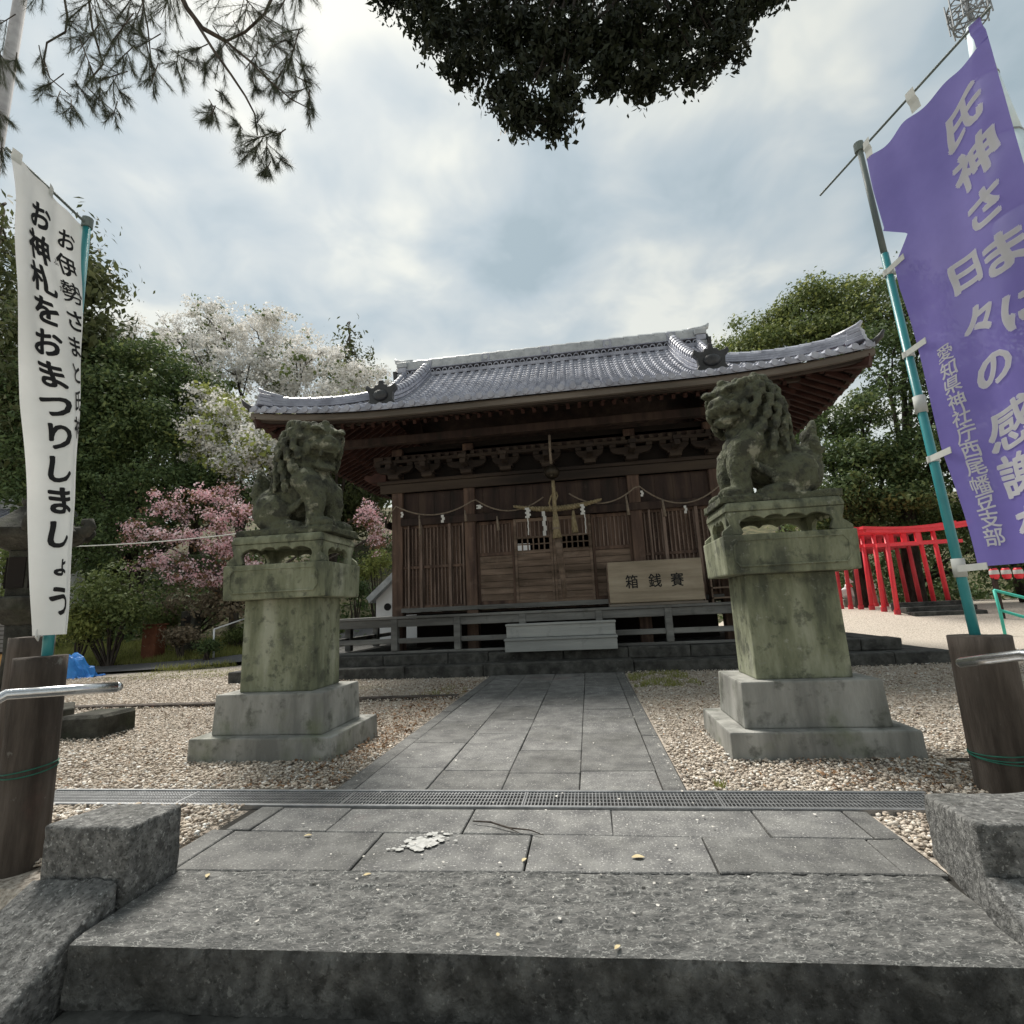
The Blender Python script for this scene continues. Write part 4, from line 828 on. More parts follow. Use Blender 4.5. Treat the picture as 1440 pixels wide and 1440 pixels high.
# ---- walls, posts and beams
YW = 9.0; FX = (-2.84, -1.47, 1.47, 2.84); YB = 12.2
for yy in (YW, (YW + YB) / 2, YB):
    for k, fx in enumerate(FX):
        if yy not in (YW, YB) and abs(fx) < 2: continue
        b = MB(); b.box(-.10, .10, -.10, .10, .32, 4.05); b.build('post', 'woodv', hall, bevel=.012, loc=(XC + fx, yy, 0))
def beam(x0, x1, y0, y1, z0, z1, m='beam', name='beam'): return MB().box(x0, x1, y0, y1, z0, z1).build(name, m, hall, bevel=.008)
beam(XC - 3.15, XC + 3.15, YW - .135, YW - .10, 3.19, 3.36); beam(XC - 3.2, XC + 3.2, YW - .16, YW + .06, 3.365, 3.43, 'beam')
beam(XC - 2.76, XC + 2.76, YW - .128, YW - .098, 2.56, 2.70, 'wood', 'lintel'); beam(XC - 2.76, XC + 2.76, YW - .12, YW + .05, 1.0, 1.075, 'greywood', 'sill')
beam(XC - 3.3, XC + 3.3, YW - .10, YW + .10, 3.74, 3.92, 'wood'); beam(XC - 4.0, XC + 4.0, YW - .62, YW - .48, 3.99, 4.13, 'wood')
for k in range(18):
    xa = XC - 2.76 + k * .3067; MB().box(xa, xa + .302, YW - .02, YW + .02, 2.70, 3.19).build('frieze_board', 'wood', hall)
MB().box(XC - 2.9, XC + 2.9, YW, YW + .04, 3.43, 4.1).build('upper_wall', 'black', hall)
for sx in (-1, 1):
    for k in range(10):
        ya = YW + .1 + k * .30; MB().box(XC + sx * 2.84 - .02, XC + sx * 2.84 + .02, ya, ya + .295, 1.0, 4.0).build('side_board', 'woodv', hall)
    beam(XC + sx * 3.08 - .02, XC + sx * 3.08 + .02, YW - .1, YB, 3.19, 3.36); beam(XC + sx * 3.06 - .02, XC + sx * 3.06 + .02, YW - .1, YB, 2.56, 2.70)
for y in (YB, 10.2): MB().box(XC - 2.9, XC + 2.9, y - .02, y + .02, .30, .96).build('underfloor_dark_sheet', 'black', hall)  # black sheets added to paint in the dark under the floor
for sx in (-1, 1): MB().box(XC + sx * 2.9 - .02, XC + sx * 2.9 + .02, 10.2, YB, .30, .96).build('underfloor_dark_sheet', 'black', hall)
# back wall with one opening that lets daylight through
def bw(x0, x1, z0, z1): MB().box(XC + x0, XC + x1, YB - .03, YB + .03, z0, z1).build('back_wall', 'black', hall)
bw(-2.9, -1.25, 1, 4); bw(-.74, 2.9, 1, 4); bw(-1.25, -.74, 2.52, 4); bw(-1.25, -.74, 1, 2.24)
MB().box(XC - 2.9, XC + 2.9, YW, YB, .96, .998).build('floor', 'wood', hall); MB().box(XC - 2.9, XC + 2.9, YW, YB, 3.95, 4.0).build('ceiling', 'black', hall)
# bracket sets over the posts and between them
def bracket(x, big=True):
    b = MB(); z = 3.43
    b.box(x - .10, x + .10, YW - .30, YW - .06, z, z + .07, taper=-.0); b.box(x - .13, x + .13, YW - .26, YW - .10, z + .07, z + .10)
    w = .36 if big else .24
    b.prism([(-w, .10), (-w + .06, .04), (-.10, .0), (.10, .0), (w - .06, .04), (w, .10), (w, .14), (-w, .14)], (x, YW - .24, z + .10), (1, 0, 0), (0, 0, 1), (0, .11, 0))
    for k in ((-w + .05), 0, (w - .05)): b.box(x + k - .055, x + k + .055, YW - .26, YW - .10, z + .24, z + .30)
    b.box(x - .05, x + .05, YW - .55, YW - .08, z + .12, z + .21); b.box(x - .07, x + .07, YW - .57, YW - .43, z + .21, z + .28)
    return b.build('bracket', 'beam', hall, bevel=.006)
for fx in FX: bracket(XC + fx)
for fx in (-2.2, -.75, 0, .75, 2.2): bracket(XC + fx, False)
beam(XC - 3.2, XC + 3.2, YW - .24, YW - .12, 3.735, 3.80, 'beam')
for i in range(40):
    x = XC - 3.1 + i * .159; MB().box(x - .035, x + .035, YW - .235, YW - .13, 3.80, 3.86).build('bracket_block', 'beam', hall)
for sx in (-1, 1):                                                             # carved beam noses at the corners
    for k in range(2):
        b = MB(); b.prism([(0, 0), (.34, .03), (.44, .10), (.40, .17), (.28, .15), (.22, .20), (0, .20)], (XC + sx * 3.03, YW - .16 + k * .2, 3.40), (sx, 0, 0), (0, 0, 1), (0, .09, 0)); b.build('beam_nose', 'redwood', hall, bevel=.01)
# ---- lattice shutters of the side bays
for sx in (-1, 1):
    x0, x1 = (XC - 2.74, XC - 1.57) if sx < 0 else (XC + 1.57, XC + 2.74)
    sh = MB().box(x0, x1, YW - .01, YW + .02, 1.075, 2.56).build('shutter', 'woodv', hall)
    w = x1 - x0
    for k in range(17):
        x = x0 + .04 + (w - .08) * k / 16; MB().box(x - .011, x + .011, YW - .045, YW - .010, 1.08, 2.555).build('lattice_bar', 'lattice', sh)
    for k in range(20):
        z = 1.11 + 1.42 * k / 19; MB().box(x0 + .02, x1 - .02, YW - .030, YW - .012, z - .009, z + .009).build('lattice_rail', 'woodv', sh)
    for z in (1.09, 1.80, 2.54): MB().box(x0, x1, YW - .055, YW - .011, z - .025, z + .025).build('shutter_rail', 'woodv', sh)
    for k, fx in enumerate((.10, .30, .76, .97)):
        x = x0 + w * fx; r = .026 if k in (1, 2) else .016
        b = MB(); b.box(-r, r, -r, r, 1.02 if k in (1, 2) else 1.08, 2.60); b.build('shutter_pole', 'lattice', sh, bevel=.004, loc=(x, YW - .085, 0))
# ---- four doors in the middle bay
dw = 2 * 1.37 / 4
for k in range(4):
    x0 = XC - 1.37 + k * dw; x1 = x0 + dw; inner = k in (1, 2); yy = YW - .035 if inner else YW + .012
    d = MB()
    for xs in (x0 + .003, x1 - .048): d.box(xs, xs + .045, yy - .03, yy + .02, 1.075, 2.56)
    for zz in (1.075, 1.93, 2.50): d.box(x0 + .048, x1 - .048, yy - .026, yy + .018, zz, zz + .06)
    if inner: d.box(x0 + .048, x1 - .048, yy - .026, yy + .018, 2.20, 2.235)
    d = d.build('door', 'woodh' if inner else 'woodv', hall, bevel=.003)
    nb = 7; zz = 1.135
    for j in range(nb):                                                        # lower panel boards
        z1 = zz + (1.93 - 1.135) / nb; q = .006 * (j % 2); MB().box(x0 + .046, x1 - .046, yy - .010 - q, yy + .010, zz + .002, z1 - .003).build('panel_board', 'woodh', d, bevel=.003); zz = z1
    if inner:
        for j in range(7): x = x0 + .048 + (dw - .096) * j / 6; MB().box(x - .012, x + .012, yy - .016, yy + .01, 1.99, 2.20).build('grille_bar', 'woodh', d)
        MB().box(x0 + .048, x1 - .048, yy - .014, yy + .008, 2.085, 2.105).build('grille_bar', 'woodh', d)
        for j in range(8): x = x0 + .07 + (dw - .14) * j / 7; MB().box(x - .009, x + .009, yy - .026, yy - .004, 2.235, 2.50).build('grille_bar', 'lattice', d)
        MB().box(x0 + .046, x1 - .046, yy - .004, yy + .008, 2.235, 2.50).build('upper_panel', 'woodv', d)
    else:
        MB().box(x0 + .046, x1 - .046, yy - .004, yy + .008, 1.99, 2.50).build('upper_panel', 'woodv', d)
        for j in range(9): x = x0 + .07 + (dw - .14) * j / 8; MB().box(x - .010, x + .010, yy - .030, yy - .004, 1.99, 2.50).build('grille_bar', 'lattice', d)
# ---- veranda
VX0, VX1, VY = XC - 4.15, XC + 4.15, 8.52
for k in range(6):
    ya = VY + k * .082; MB().box(VX0, VX1, ya + .002, ya + .080, .90, .94).build('veranda_plank', 'greywood', hall, bevel=.003)
for sx in (-1, 1):
    for k in range(12):
        xa = XC + sx * (4.15 - .10 * k); MB().box(min(xa, xa - sx * .096), max(xa, xa - sx * .096), VY + .495, YB, .90, .94).build('veranda_plank', 'greywood', hall)
beam(VX0, VX1, VY + .03, VY + .11, .765, .898, 'greywood', 'veranda_beam'); beam(VX0, VX1, VY + .05, VY + .10, .49, .575, 'greywood', 'veranda_rail'); beam(VX0, VX1, VY + .02, VY + .12, .322, .365, 'greywood', 'ground_sill')
for fx in (-4.05, -2.76, -1.66, -.55, .70, 1.79, 2.85, 4.05): MB().box(-.055, .055, 0, .12, .365, .90).build('veranda_post', 'greywood', hall, bevel=.006, loc=(XC + fx, VY + .012, 0))
for sx in (-1, 1):
    beam(XC + sx * 4.08 - .04, XC + sx * 4.08 + .04, VY + .12, YB, .765, .898, 'greywood', 'veranda_beam'); beam(XC + sx * 4.08 - .025, XC + sx * 4.08 + .025, VY + .12, YB, .49, .575, 'greywood', 'veranda_rail')
    for yy in (9.6, 10.9, 12.1): MB().box(-.055, .055, -.06, .06, .322, .90).build('veranda_post', 'greywood', hall, loc=(XC + sx * 4.08, yy, 0))
# ---- things at the hall
def steps():
    t = thing('wooden_steps', (-.46, 8.35, .32), 'pale grey two-tier wooden steps before the hall doors', 'steps')
    for (y0, y1, z0, z1, w) in ((8.10, 8.50, .323, .525, .865), (8.27, 8.50, .53, .745, .86)):
        MB().box(-.465 - w, -.465 + w, y0 + .02, y1, z0, z1 - .034).build('riser', 'greyboard', t, bevel=.004); MB().box(-.465 - w - .012, -.465 + w + .012, y0, y1, z1 - .034, z1).build('tread', 'greyboard', t, bevel=.006)
steps()
def text_obj(body, size, offset=.0, sub=.03):
    cu = bpy.data.curves.new('txt', 'FONT'); cu.body = body; cu.size = 1.0; cu.align_x = 'CENTER'; cu.align_y = 'CENTER'; cu.offset = 0; cu.resolution_u = 3
    o = bpy.data.objects.new('txt', cu); COL.objects.link(o); dg = bpy.context.evaluated_depsgraph_get(); me = bpy.data.meshes.new_from_object(o.evaluated_get(dg))
    bpy.data.objects.remove(o); bm = bmesh.new(); bm.from_mesh(me); bpy.data.meshes.remove(me)
    bmesh.ops.remove_doubles(bm, verts=bm.verts[:], dist=1e-5); bmesh.ops.triangulate(bm, faces=bm.faces[:])
    for _ in range(4): bmesh.ops.subdivide_edges(bm, edges=[e for e in bm.edges if e.calc_length() * size > sub], cuts=1); bmesh.ops.triangulate(bm, faces=bm.faces[:])
    vs_ = np.array([v.co[:] for v in bm.verts]).reshape(-1, 3)
    bm.verts.index_update(); fs = [tuple(v.index for v in f.verts) for f in bm.faces]; bm.free()
    if len(vs_):
        mid = (vs_.max(0) + vs_.min(0)) / 2; ext = max((vs_.max(0) - vs_.min(0))[:2])
        vs_ = vs_ - mid
        if offset:                       # heavier stroke: shifted copies, each a hair above the last
            base, n0, f0 = vs_.copy(), len(vs_), list(fs); vs_ = [base]
            for k, (dx, dy) in enumerate(((1, .35), (-1, -.35), (.35, 1), (-.35, -1), (.8, -.8), (-.8, .8))):
                q = base + np.array([dx * offset, dy * offset, (k + 1) * .0008]); vs_.append(q); fs = fs + [tuple(i + n0 * (k + 1) for i in f) for f in f0]
            vs_ = np.concatenate(vs_)
    return vs_ * size, fs
def offering():
    t = thing('offering_box', (1.10, 8.78, .94), 'plain cypress offering box with black characters on its front board', 'offering box')
    x0, x1, y0 = .36, 1.85, 8.60
    MB().box(x0, x1, y0, y0 + .04, 1.00, 1.665).build('front_board', 'plain_wood', t, bevel=.004)
    MB().box(x0 + .02, x1 - .02, y0 + .045, y0 + .35, .985, 1.62).build('body', 'plain_wood', t)
    for k in range(11): MB().box(x0 + .06 + .138 * k, x0 + .10 + .138 * k, y0 + .042, y0 + .35, 1.622, 1.65).build('top_slat', 'plain_wood', t)
    for xx in (x0 - .015, x1 + .0): MB().box(xx, xx + .015, y0 + .01, y0 + .36, .985, 1.66).build('side_panel', 'woodh', t)
    MB().box(x0 - .02, x1 + .03, y0 - .05, y0 + .40, .942, .982).build('base_rail', 'eave', t, bevel=.004)
    for ch, x in (('箱', .73), ('銭', 1.10), ('賽', 1.45)):
        v, f = text_obj(ch, .23, .012, .2); b = MB(); b.v = [(x + p[0] * .92, y0 - .003 - p[2], 1.335 + p[1]) for p in v]; b.f = f; b.build('lettering', 'ink', t)
offering()
b = thing('message_box', (2.2, 8.75, .94), 'small weathered wooden slip rack on the veranda by the offering box', 'rack')
for z in (1.0, 1.16, 1.32): MB().box(1.97, 2.42, 8.66, 8.86, z, z + .025).build('shelf', 'woodh', b)
for x in (1.97, 2.395): MB().box(x, x + .025, 8.66, 8.86, .94, 1.40).build('upright', 'woodh', b)
# sacred rope in swags along the front, with paper streamers
def catenary(a, c, sag, n=14): return [tuple(Vector(a).lerp(Vector(c), i / n) - Vector((0, 0, sag * 4 * (i / n) * (1 - i / n)))) for i in range(n + 1)]
YS = 8.72
sw = thing('straw_garland', (XC, YS, 2.7), 'thin straw rope hung in swags along the hall front with paper streamers', 'rope')
pts = [at(545, 733, YS), at(555, 712, YS), at(560, 713, YS)]
tops = [at(557, 712, YS), at(663, 705, YS), at(733, 712, YS)]
b = MB(); b.tube([tuple(at(545, 736, YS)), tuple(at(549, 722, YS)), tuple(at(557, 712, YS))] + catenary(at(557, 712, YS), at(663, 705, YS), .20)[1:] + catenary(at(669, 703, YS), at(764, 699, YS), .22), .013, 7); b.build('rope', 'cord', sw, smooth=True)
b = MB(); b.tube(catenary(at(800, 694, YS), at(892, 686, YS), .22) + catenary(at(899, 684, YS), at(1012, 682, YS), .30), .013, 7); b.build('rope', 'cord', sw, smooth=True)
def shide(px, py, L, wd, m='paper', name='streamer'):
    p = at(px, py, YS - .02); b = MB(); z = p[2]
    for k in range(3): b.box(p[0] - wd / 2 + (k % 2) * wd * .35, p[0] + wd / 2 + (k % 2) * wd * .35, p[1] - .003, p[1] + .001, z - (k + 1) * L / 3, z - k * L / 3)
    b.build(name, m, sw)
for px, py, L, wd in ((565, 720, .10, .04), (622, 724, .14, .05), (902, 690, .10, .04), (963, 711, .13, .04), (673, 710, .07, .08)): shide(px, py, L, wd)
for px, py, L in ((590, 725, .36), (654, 718, .20), (699, 726, .26), (880, 697, .34), (931, 702, .30)):
    p = at(px, py, YS); b = MB(); b.tube([(p[0], p[1] - .02, p[2]), (p[0] + .01, p[1] - .02, p[2] - L * .5), (p[0] + .02, p[1] - .02, p[2] - L)], [.014, .022, .030], 7); b.build('straw_tassel', 'cord', sw, smooth=True)
def twisted(name, label, p0, p1, sag, r, turns):
    t = thing(name, tuple((np.array(p0) + np.array(p1)) / 2), label, 'rope')
    for s in range(3):
        pts = []
        for i in range(61):
            u = i / 60; rr = r * (.35 + .65 * max(0, math.sin(math.pi * u)) ** .6); a = turns * 2 * math.pi * u + s * 2.0944
            c = Vector(p0).lerp(Vector(p1), u) - Vector((0, 0, sag * 4 * u * (1 - u))); pts.append(tuple(c + Vector((0, math.cos(a), math.sin(a))) * rr * .55))
        rad = [r * .55 * (.35 + .65 * max(0, math.sin(math.pi * i / 60)) ** .6) for i in range(61)]
        MB().tube(pts, rad, 8).build('strand', 'straw', t, smooth=True)
    return t
p0, p1 = at(722, 712, YS - .08), at(846, 702, YS - .08)
tw = twisted('sacred_rope', 'short thick twisted straw rope across the door top with hanging paper', p0, p1, .10, .050, 9)
for px, py, L, wd in ((741, 714, .18, .075), (764, 719, .42, .055), (818, 709, .18, .06), (742, 728, .30, .018), (822, 722, .34, .014)):
    p = at(px, py, YS - .14); b = MB(); z = p[2]
    for k in range(5): b.box(p[0] - wd / 2 + (k % 2) * wd * .3, p[0] + wd / 2 + (k % 2) * wd * .3, p[1] - .003, p[1] + .001, z - (k + 1) * L / 5, z - k * L / 5)
    b.build('streamer', 'paper', tw)
for px, py in ((806, 718),): 
    p = at(px, py, YS - .12); b = MB(); b.tube([tuple(p), (p[0], p[1], p[2] - .2), (p[0] + .01, p[1], p[2] - .38)], [.02, .045, .06], 9); b.build('straw_tassel', 'straw', tw, smooth=True)
# bell and its rope
YBL = 8.40
bl = thing('bell_rope', tuple(at(785, 800, YBL)), 'straw bell rope with round bell and bound tassel hanging before the doors', 'bell rope')
p = lambda x, y: tuple(at(x, y, YBL))
MB().tube([p(772.5, 612), p(773.5, 635), p(775, 652)], .022, 8).build('hanger', 'cord', bl, smooth=True)
q = at(776, 664, YBL); b = MB(); b.ell(q, (.13, .13, .12), n=18, m=12); b.tube([(q[0], q[1] - .12, q[2] - .06), (q[0], q[1] - .10, q[2] - .115)], .03, 8); b.build('bell', 'bronze', bl, smooth=True)
b = MB(); b.tube([p(777.5, 676), p(779, 695), p(780, 715), p(781, 726)], [.030, .032, .036, .042], 9); b.build('rope', 'straw', bl, smooth=True)
b = MB(); b.tube([p(782, 692), p(784, 697), p(779, 709), p(775, 716), p(772, 708), p(775, 698), p(779, 692)], .015, 7); b.build('rope_loop', 'straw', bl, smooth=True)
b = MB(); b.tube([p(781, 724), p(782, 738), p(782.5, 745), p(784, 757)], [.042, .062, .055, .085], 12); b.build('tassel', 'straw', bl, smooth=True)
q = at(782, 743, YBL); MB().tube([(q[0], q[1], q[2] + .015), (q[0], q[1], q[2] - .02)], .065, 12).build('binding', 'cord', bl)
b = MB(); b.tube([p(785, 756), p(788, 785), p(792, 815), p(794, 842)], [.062, .058, .048, .034], 10); b.build('rope_end', 'woodh', bl, smooth=True)
# ================================================================ posts, rails, banners
random.seed(31)
def wpost(label, x, y, z1, r0, r1, lean=(0, 0), rings=None, z0=-.25):
    t = thing('timber_post', (x, y, 0), label, 'post')
    b = MB(); pts, rad = [], []
    for i in range(15):
        u = i / 14; pts.append((x + lean[0] * u, y + lean[1] * u, z0 + (z1 - z0) * u)); rad.append(r0 + (r1 - r0) * u)
    b.tube(pts, rad, 28)
    for i, v in enumerate(b.v):
        a = math.atan2(v[1] - y, v[0] - x); k = .007 * mnoise.noise((a * 2.2, v[2] * 1.2, x)) - .006 * max(0, mnoise.noise((a * 5, v[2] * .6, 7))); b.v[i] = (v[0] + math.cos(a) * k, v[1] + math.sin(a) * k, v[2] + .008 * mnoise.noise((v[0] * 9, v[1] * 9, 0)) * (v[2] > z1 - .02))
    b.build('shaft', 'post', t, smooth=True, bevel=0)
    for z, n in rings or []:
        for k in range(n):
            u = (z + k * .012 - z0) / (z1 - z0); r = r0 + (r1 - r0) * u + .004; cx, cy = x + lean[0] * u, y + lean[1] * u
            MB().tube([(cx + r * math.cos(a), cy + r * math.sin(a), z + k * .012 + .012 * math.sin(a + k)) for a in [j * math.pi / 12 for j in range(25)]], .003, 5, cap=False).build('wire_turn', 'wire', t)
    return t
wpost('thick weathered round timber post nearest the camera on the left, below the white banner', -2.553, 2.14, .875, .098, .098, (-.01, 0), [(.38, 2)])
wpost('timber post just behind the left front post', -3.74, 3.05, .955, .12, .12)
wpost('weathered timber post by the right side block, bound with green wire', 2.00, 3.06, .748, .130, .132, (0, 0), [(.165, 3)])
# stainless handrails
def rail(label, pts, r=.021):
    t = thing('handrail', pts[0], label, 'handrail'); MB().tube(pts, r, 14).build('pipe', 'chrome', t, smooth=True)
    b = MB(); b.ell(pts[0], (r * .98, r * .98, r * .98)); b.build('end_cap', 'chrome', t, smooth=True); return t
a, c = at(165, 966, 2.0), at(8, 977, 1.72)
t = rail('short stainless steel handrail by the left front post', [tuple(a), tuple((a + c) / 2), tuple(c), (c[0] - .03, c[1] - .10, c[2] - .06), (c[0] - .05, c[1] - .8, c[2] - .42)])
q = c; MB().tube([(q[0] - .04, q[1] - .5, q[2] - .28), (q[0] - .04, q[1] - .5, -.8)], .016, 10).build('stanchion', 'chrome', t)
a, c = at(1352, 932, 2.55), at(1440, 921, 2.25)
t = rail('stainless steel handrail crossing before the right timber post', [tuple(a), tuple((a + c) / 2), tuple(c), (c[0] + .06, c[1] - .25, c[2] - .02), (c[0] + .09, c[1] - 1.0, c[2] - .40)])
MB().tube([(c[0] + .05, c[1] - .2, c[2] - .02), (c[0] + .05, c[1] - .2, -.25)], .016, 10).build('stanchion', 'chrome', t)
# ---- banner cloth helper: lettering follows the cloth
def letter_column(cloth_fn, chars, parent, m, name='lettering', lift_=.0032, offset=.02, slant=.0, sx=1.0):
    """chars: (character, u, v, size)"""
    for ch, u, v, s in chars:
        vs_, f = text_obj(ch, s, offset * (.5 if ch in '感謝勢愛幡' else .85), .014); b = MB(); ph = ord(ch) % 7
        for p in vs_:
            x, y = p[0] * sx, p[1]
            x += .035 * s * math.sin(y / s * 5 + ph) ; y += slant * x + .03 * s * math.sin(x / s * 4 + ph)    # brush-like unevenness
            P, n = cloth_fn(u + x, v - y); b.v.append(tuple(P + n * (lift_ + p[2])))
        b.f = f; b.build(name, m, parent)
def normal_of(fn, u, v, side):
    e = .004; p = fn(u, v); n = (fn(u + e, v) - p).cross(fn(u, v + e) - p).normalized(); return n if n.dot(side) > 0 else -n
# ---- purple banner on the right
Pt, Bd = Vector((1.93, 3.10, 3.76)), Vector((2.12 - 1.93, 2.43 - 3.10, 0)).normalized()
Pn = Vector((Bd.y, -Bd.x, 0)); Pn = Pn if Pn.x < 0 else -Pn
def purple(u, v):
    tw = .10 * (max(0, v) / 2.65) ** 1.3
    w = .018 * math.sin(u * 9 + v * 1.1 + .6) * min(1, v * 2.5 + .15) + .012 * math.sin(v * 4.2 + u * 5) + .010 * math.sin(u * 21 + v * 2)
    return Pt + Bd * (u + tw * (1 - .0 * u)) + Vector((0, 0, -v)) + Pn * w
bn = thing('banner', (2.03, 3.1, .75), 'purple upright banner with pale vertical characters on a teal pole, right', 'banner', 'upright cloth banners')
Wc, V0, V1 = .755, .10, 2.66
def edge_in(v):                                   # the pole-side edge sags between its loops
    e = .045
    if .62 < v < .88: t = (v - .62) / .26; e += .11 * (t / .4 if t < .4 else (1 - t) / .6)
    else: e += .015 * abs(math.sin(v * 3.1))
    return e
b = MB(); b.grid(lambda a, c: purple(edge_in(V0 + (V1 - V0) * c) + (Wc - edge_in(V0 + (V1 - V0) * c)) * a, V0 + .03 * math.sin(a * 9.4) ** 2 * (1 - c) + (V1 - V0) * c), 70, 200)
cl = b.build('cloth', 'purple_cloth', bn, smooth=True)
pole_b, pole_t = Vector((2.045, 3.115, -.05)), Vector((1.925, 3.10, 3.80))
MB().tube([pole_b, pole_b.lerp(pole_t, .80)], [.025, .021], 14).build('pole', 'teal', bn, smooth=True)
MB().tube([pole_b.lerp(pole_t, .79), pole_t], [.018, .016], 12).build('upper_pole', 'palepole', bn, smooth=True)
for k in (.545, .30): q = pole_b.lerp(pole_t, k); MB().tube([q - Vector((0, 0, .05)), q + Vector((0, 0, .05))], .031, 12).build('collar', 'tab', bn, smooth=True)
MB().tube([pole_t - Vector((0, 0, .03)), pole_t + Vector((0, 0, .03))], .028, 10).build('pole_head', 'palepole', bn)
MB().tube([Pt - Bd * .36 + Vector((0, 0, .015)), Pt + Bd * .80 + Vector((0, 0, .015))], .007, 8).build('crossbar', 'palepole', bn)
for u in (.07, .38, .73):
    p = purple(u, .0); b = MB(); b.grid(lambda a, c, u=u: purple(u - .025 + .05 * a, .13 * c - .02) + Pn * (.012 if c < .5 else 0), 3, 5); b.build('hanging_loop', 'purple_cloth' if u > .5 else 'tab', bn)
for v in (.86, 1.40, 2.04, 2.66):
    q = purple(edge_in(v) + .02, v); u = (pole_t.z - q.z) / (pole_t.z - pole_b.z); c = pole_t.lerp(pole_b, u)
    d = (q - c); b = MB(); b.bar(c - d.normalized() * .02 + Pn * .024, q + d.normalized() * .05 + Pn * .006, .035, .004, up=(Pn.x, Pn.y, Pn.z)); b.build('pole_loop', 'tab', bn)
    MB().tube([c + Vector((0, 0, -.018)), c + Vector((0, 0, .018))], .030, 10).build('pole_loop', 'tab', bn)
def pc(u, v): return purple(u, v), normal_of(purple, u, v, Pn)
def pcu(u, v): P, n = pc(u - .10 * (max(0, v) / 2.65) ** 1.3, v); return P, n
letter_column(pcu, [(c, u, v, s) for c, u, v, s in (('氏', .575, .37, .225), ('神', .583, .645, .235), ('さ', .59, .915, .215), ('ま', .635, 1.20, .22), ('に', .66, 1.49, .20))], cl, 'pale_ink', offset=.045, slant=.10, sx=1.15)
letter_column(pcu, [(c, u, v, s) for c, u, v, s in (('日', .425, 1.165, .195), ('々', .437, 1.44, .185), ('の', .452, 1.715, .19), ('感', .470, 2.0, .225), ('謝', .475, 2.24, .225), ('を', .48, 2.49, .20))], cl, 'pale_ink', offset=.045, slant=.10, sx=1.15)
letter_column(pcu, [(c, .247 + .022 * k / 11, 1.52 + (2.52 - 1.52) * k / 11, .096) for k, c in enumerate('愛知県神社庁西尾幡豆支部')], cl, 'pale_ink', offset=.018, slant=.06)
# ---- white banner on the left
bw_ = thing('banner', (-2.6, 2.1, .9), 'white upright banner with black vertical characters on a teal pole, left', 'banner', 'upright cloth banners')
wp_b, wp_t = Vector((-2.585, 2.20, .3)), Vector((-2.556, 2.10, 3.16))
WW, WH = .47, 2.165
A_ = [(0, 15, 215, 1.65), (.12, 17, 300, 1.68), (.3, 22, 420, 1.75), (.5, 28, 560, 1.83), (.72, 36, 715, 1.90), (1, 45, 892, 1.95)]
F_ = [(0, 115, 322, 2.09), (.12, 113, 385, 2.09), (.3, 112, 480, 2.08), (.5, 111, 600, 2.06), (.72, 107, 730, 2.03), (1, 98, 891, 2.0)]
def interp(T, v):
    v = min(1, max(0, v))
    for a, c in zip(T, T[1:]):
        if v <= c[0]:
            k = (v - a[0]) / (c[0] - a[0]); k = k * k * (3 - 2 * k) * .3 + k * .7
            return Vector(at(a[1] + (c[1] - a[1]) * k, a[2] + (c[2] - a[2]) * k, a[3] + (c[3] - a[3]) * k))
def white(u, v):
    v = v / WH; A, Fd = interp(A_, v), interp(F_, v); z = 3.145 + (.975 - 3.145) * v
    A = Vector((A.x, A.y, z)); Fd = Vector((Fd.x, Fd.y, z)); P = Vector((wp_b.lerp(wp_t, (z - .3) / 2.86).x, wp_b.lerp(wp_t, (z - .3) / 2.86).y, z))
    l1 = (Fd - A).length; t = u
    d1 = (Fd - A).normalized(); nn = Vector((d1.y, -d1.x, 0)); nn = nn if nn.x > 0 else -nn
    rnd = .045
    if t < l1 - rnd: p = A + d1 * t
    else:
        rest = max(1e-4, WW - l1 + rnd); k = min(1, (t - l1 + rnd) / rest)
        c0 = A + d1 * (l1 - rnd); p = c0 * (1 - k) ** 2 + (Fd + d1 * .03 + nn * -.0) * 2 * k * (1 - k) + P * k * k
        if k < .5: pass
    rip = .010 * math.sin(v * 9 + u * 14) * (1 - v * .4) + .006 * math.sin(v * 23 + u * 6) + .006 * math.sin(u * 40)
    return p + nn * rip * min(1, 3 * (WW - u) / WW + .1)
b = MB(); b.grid(lambda a, c: white(WW * a, WH * c), 80, 160); wcl = b.build('cloth', 'white_cloth', bw_, smooth=True)
MB().tube([wp_b, wp_b.lerp(wp_t, .5)], .022, 12).build('pole', 'teal', bw_, smooth=True); MB().tube([wp_b.lerp(wp_t, .49), wp_t], .017, 12).build('upper_pole', 'teal', bw_, smooth=True)
MB().tube([wp_t - Vector((0, 0, .02)), wp_t + Vector((0, 0, .035))], .026, 10).build('pole_head', 'palepole', bw_)
be = Vector(at(10, 200, 1.64)); MB().tube([wp_t, Vector((be.x, be.y, 3.165))], .007, 8).build('crossbar', 'palepole', bw_)
for u in (.02, .22, .45):
    b = MB(); b.grid(lambda a, c, u=u: white(u - .02 + .04 * a, 0) + Vector((0, 0, .03 * (1 - c) - .03 * c)) + Vector((.006, 0, 0)), 2, 3); b.build('hanging_loop', 'tab', bw_)
q = white(.0, WH); b = MB(); b.bar(wp_b.lerp(wp_t, .232) + Vector((-.02, -.03, 0)), q + Vector((.02, 0, .01)), .035, .005, up=(1, 0, 0)); b.build('pole_loop', 'white_cloth', bw_)
def wc(u, v): return white(u, v), normal_of(white, u, v, Vector((1, -.6, 0)))
ys = [300, 348, 388, 430, 472, 515, 556, 600, 645, 690, 733, 776, 826]
def vz(py): return min(WH - .05, max(.05, (py - 268) / (892 - 268) * WH)) if py > 200 else 0
vl = [.185 + (2.02 - .185) * k / 12 for k in range(13)]
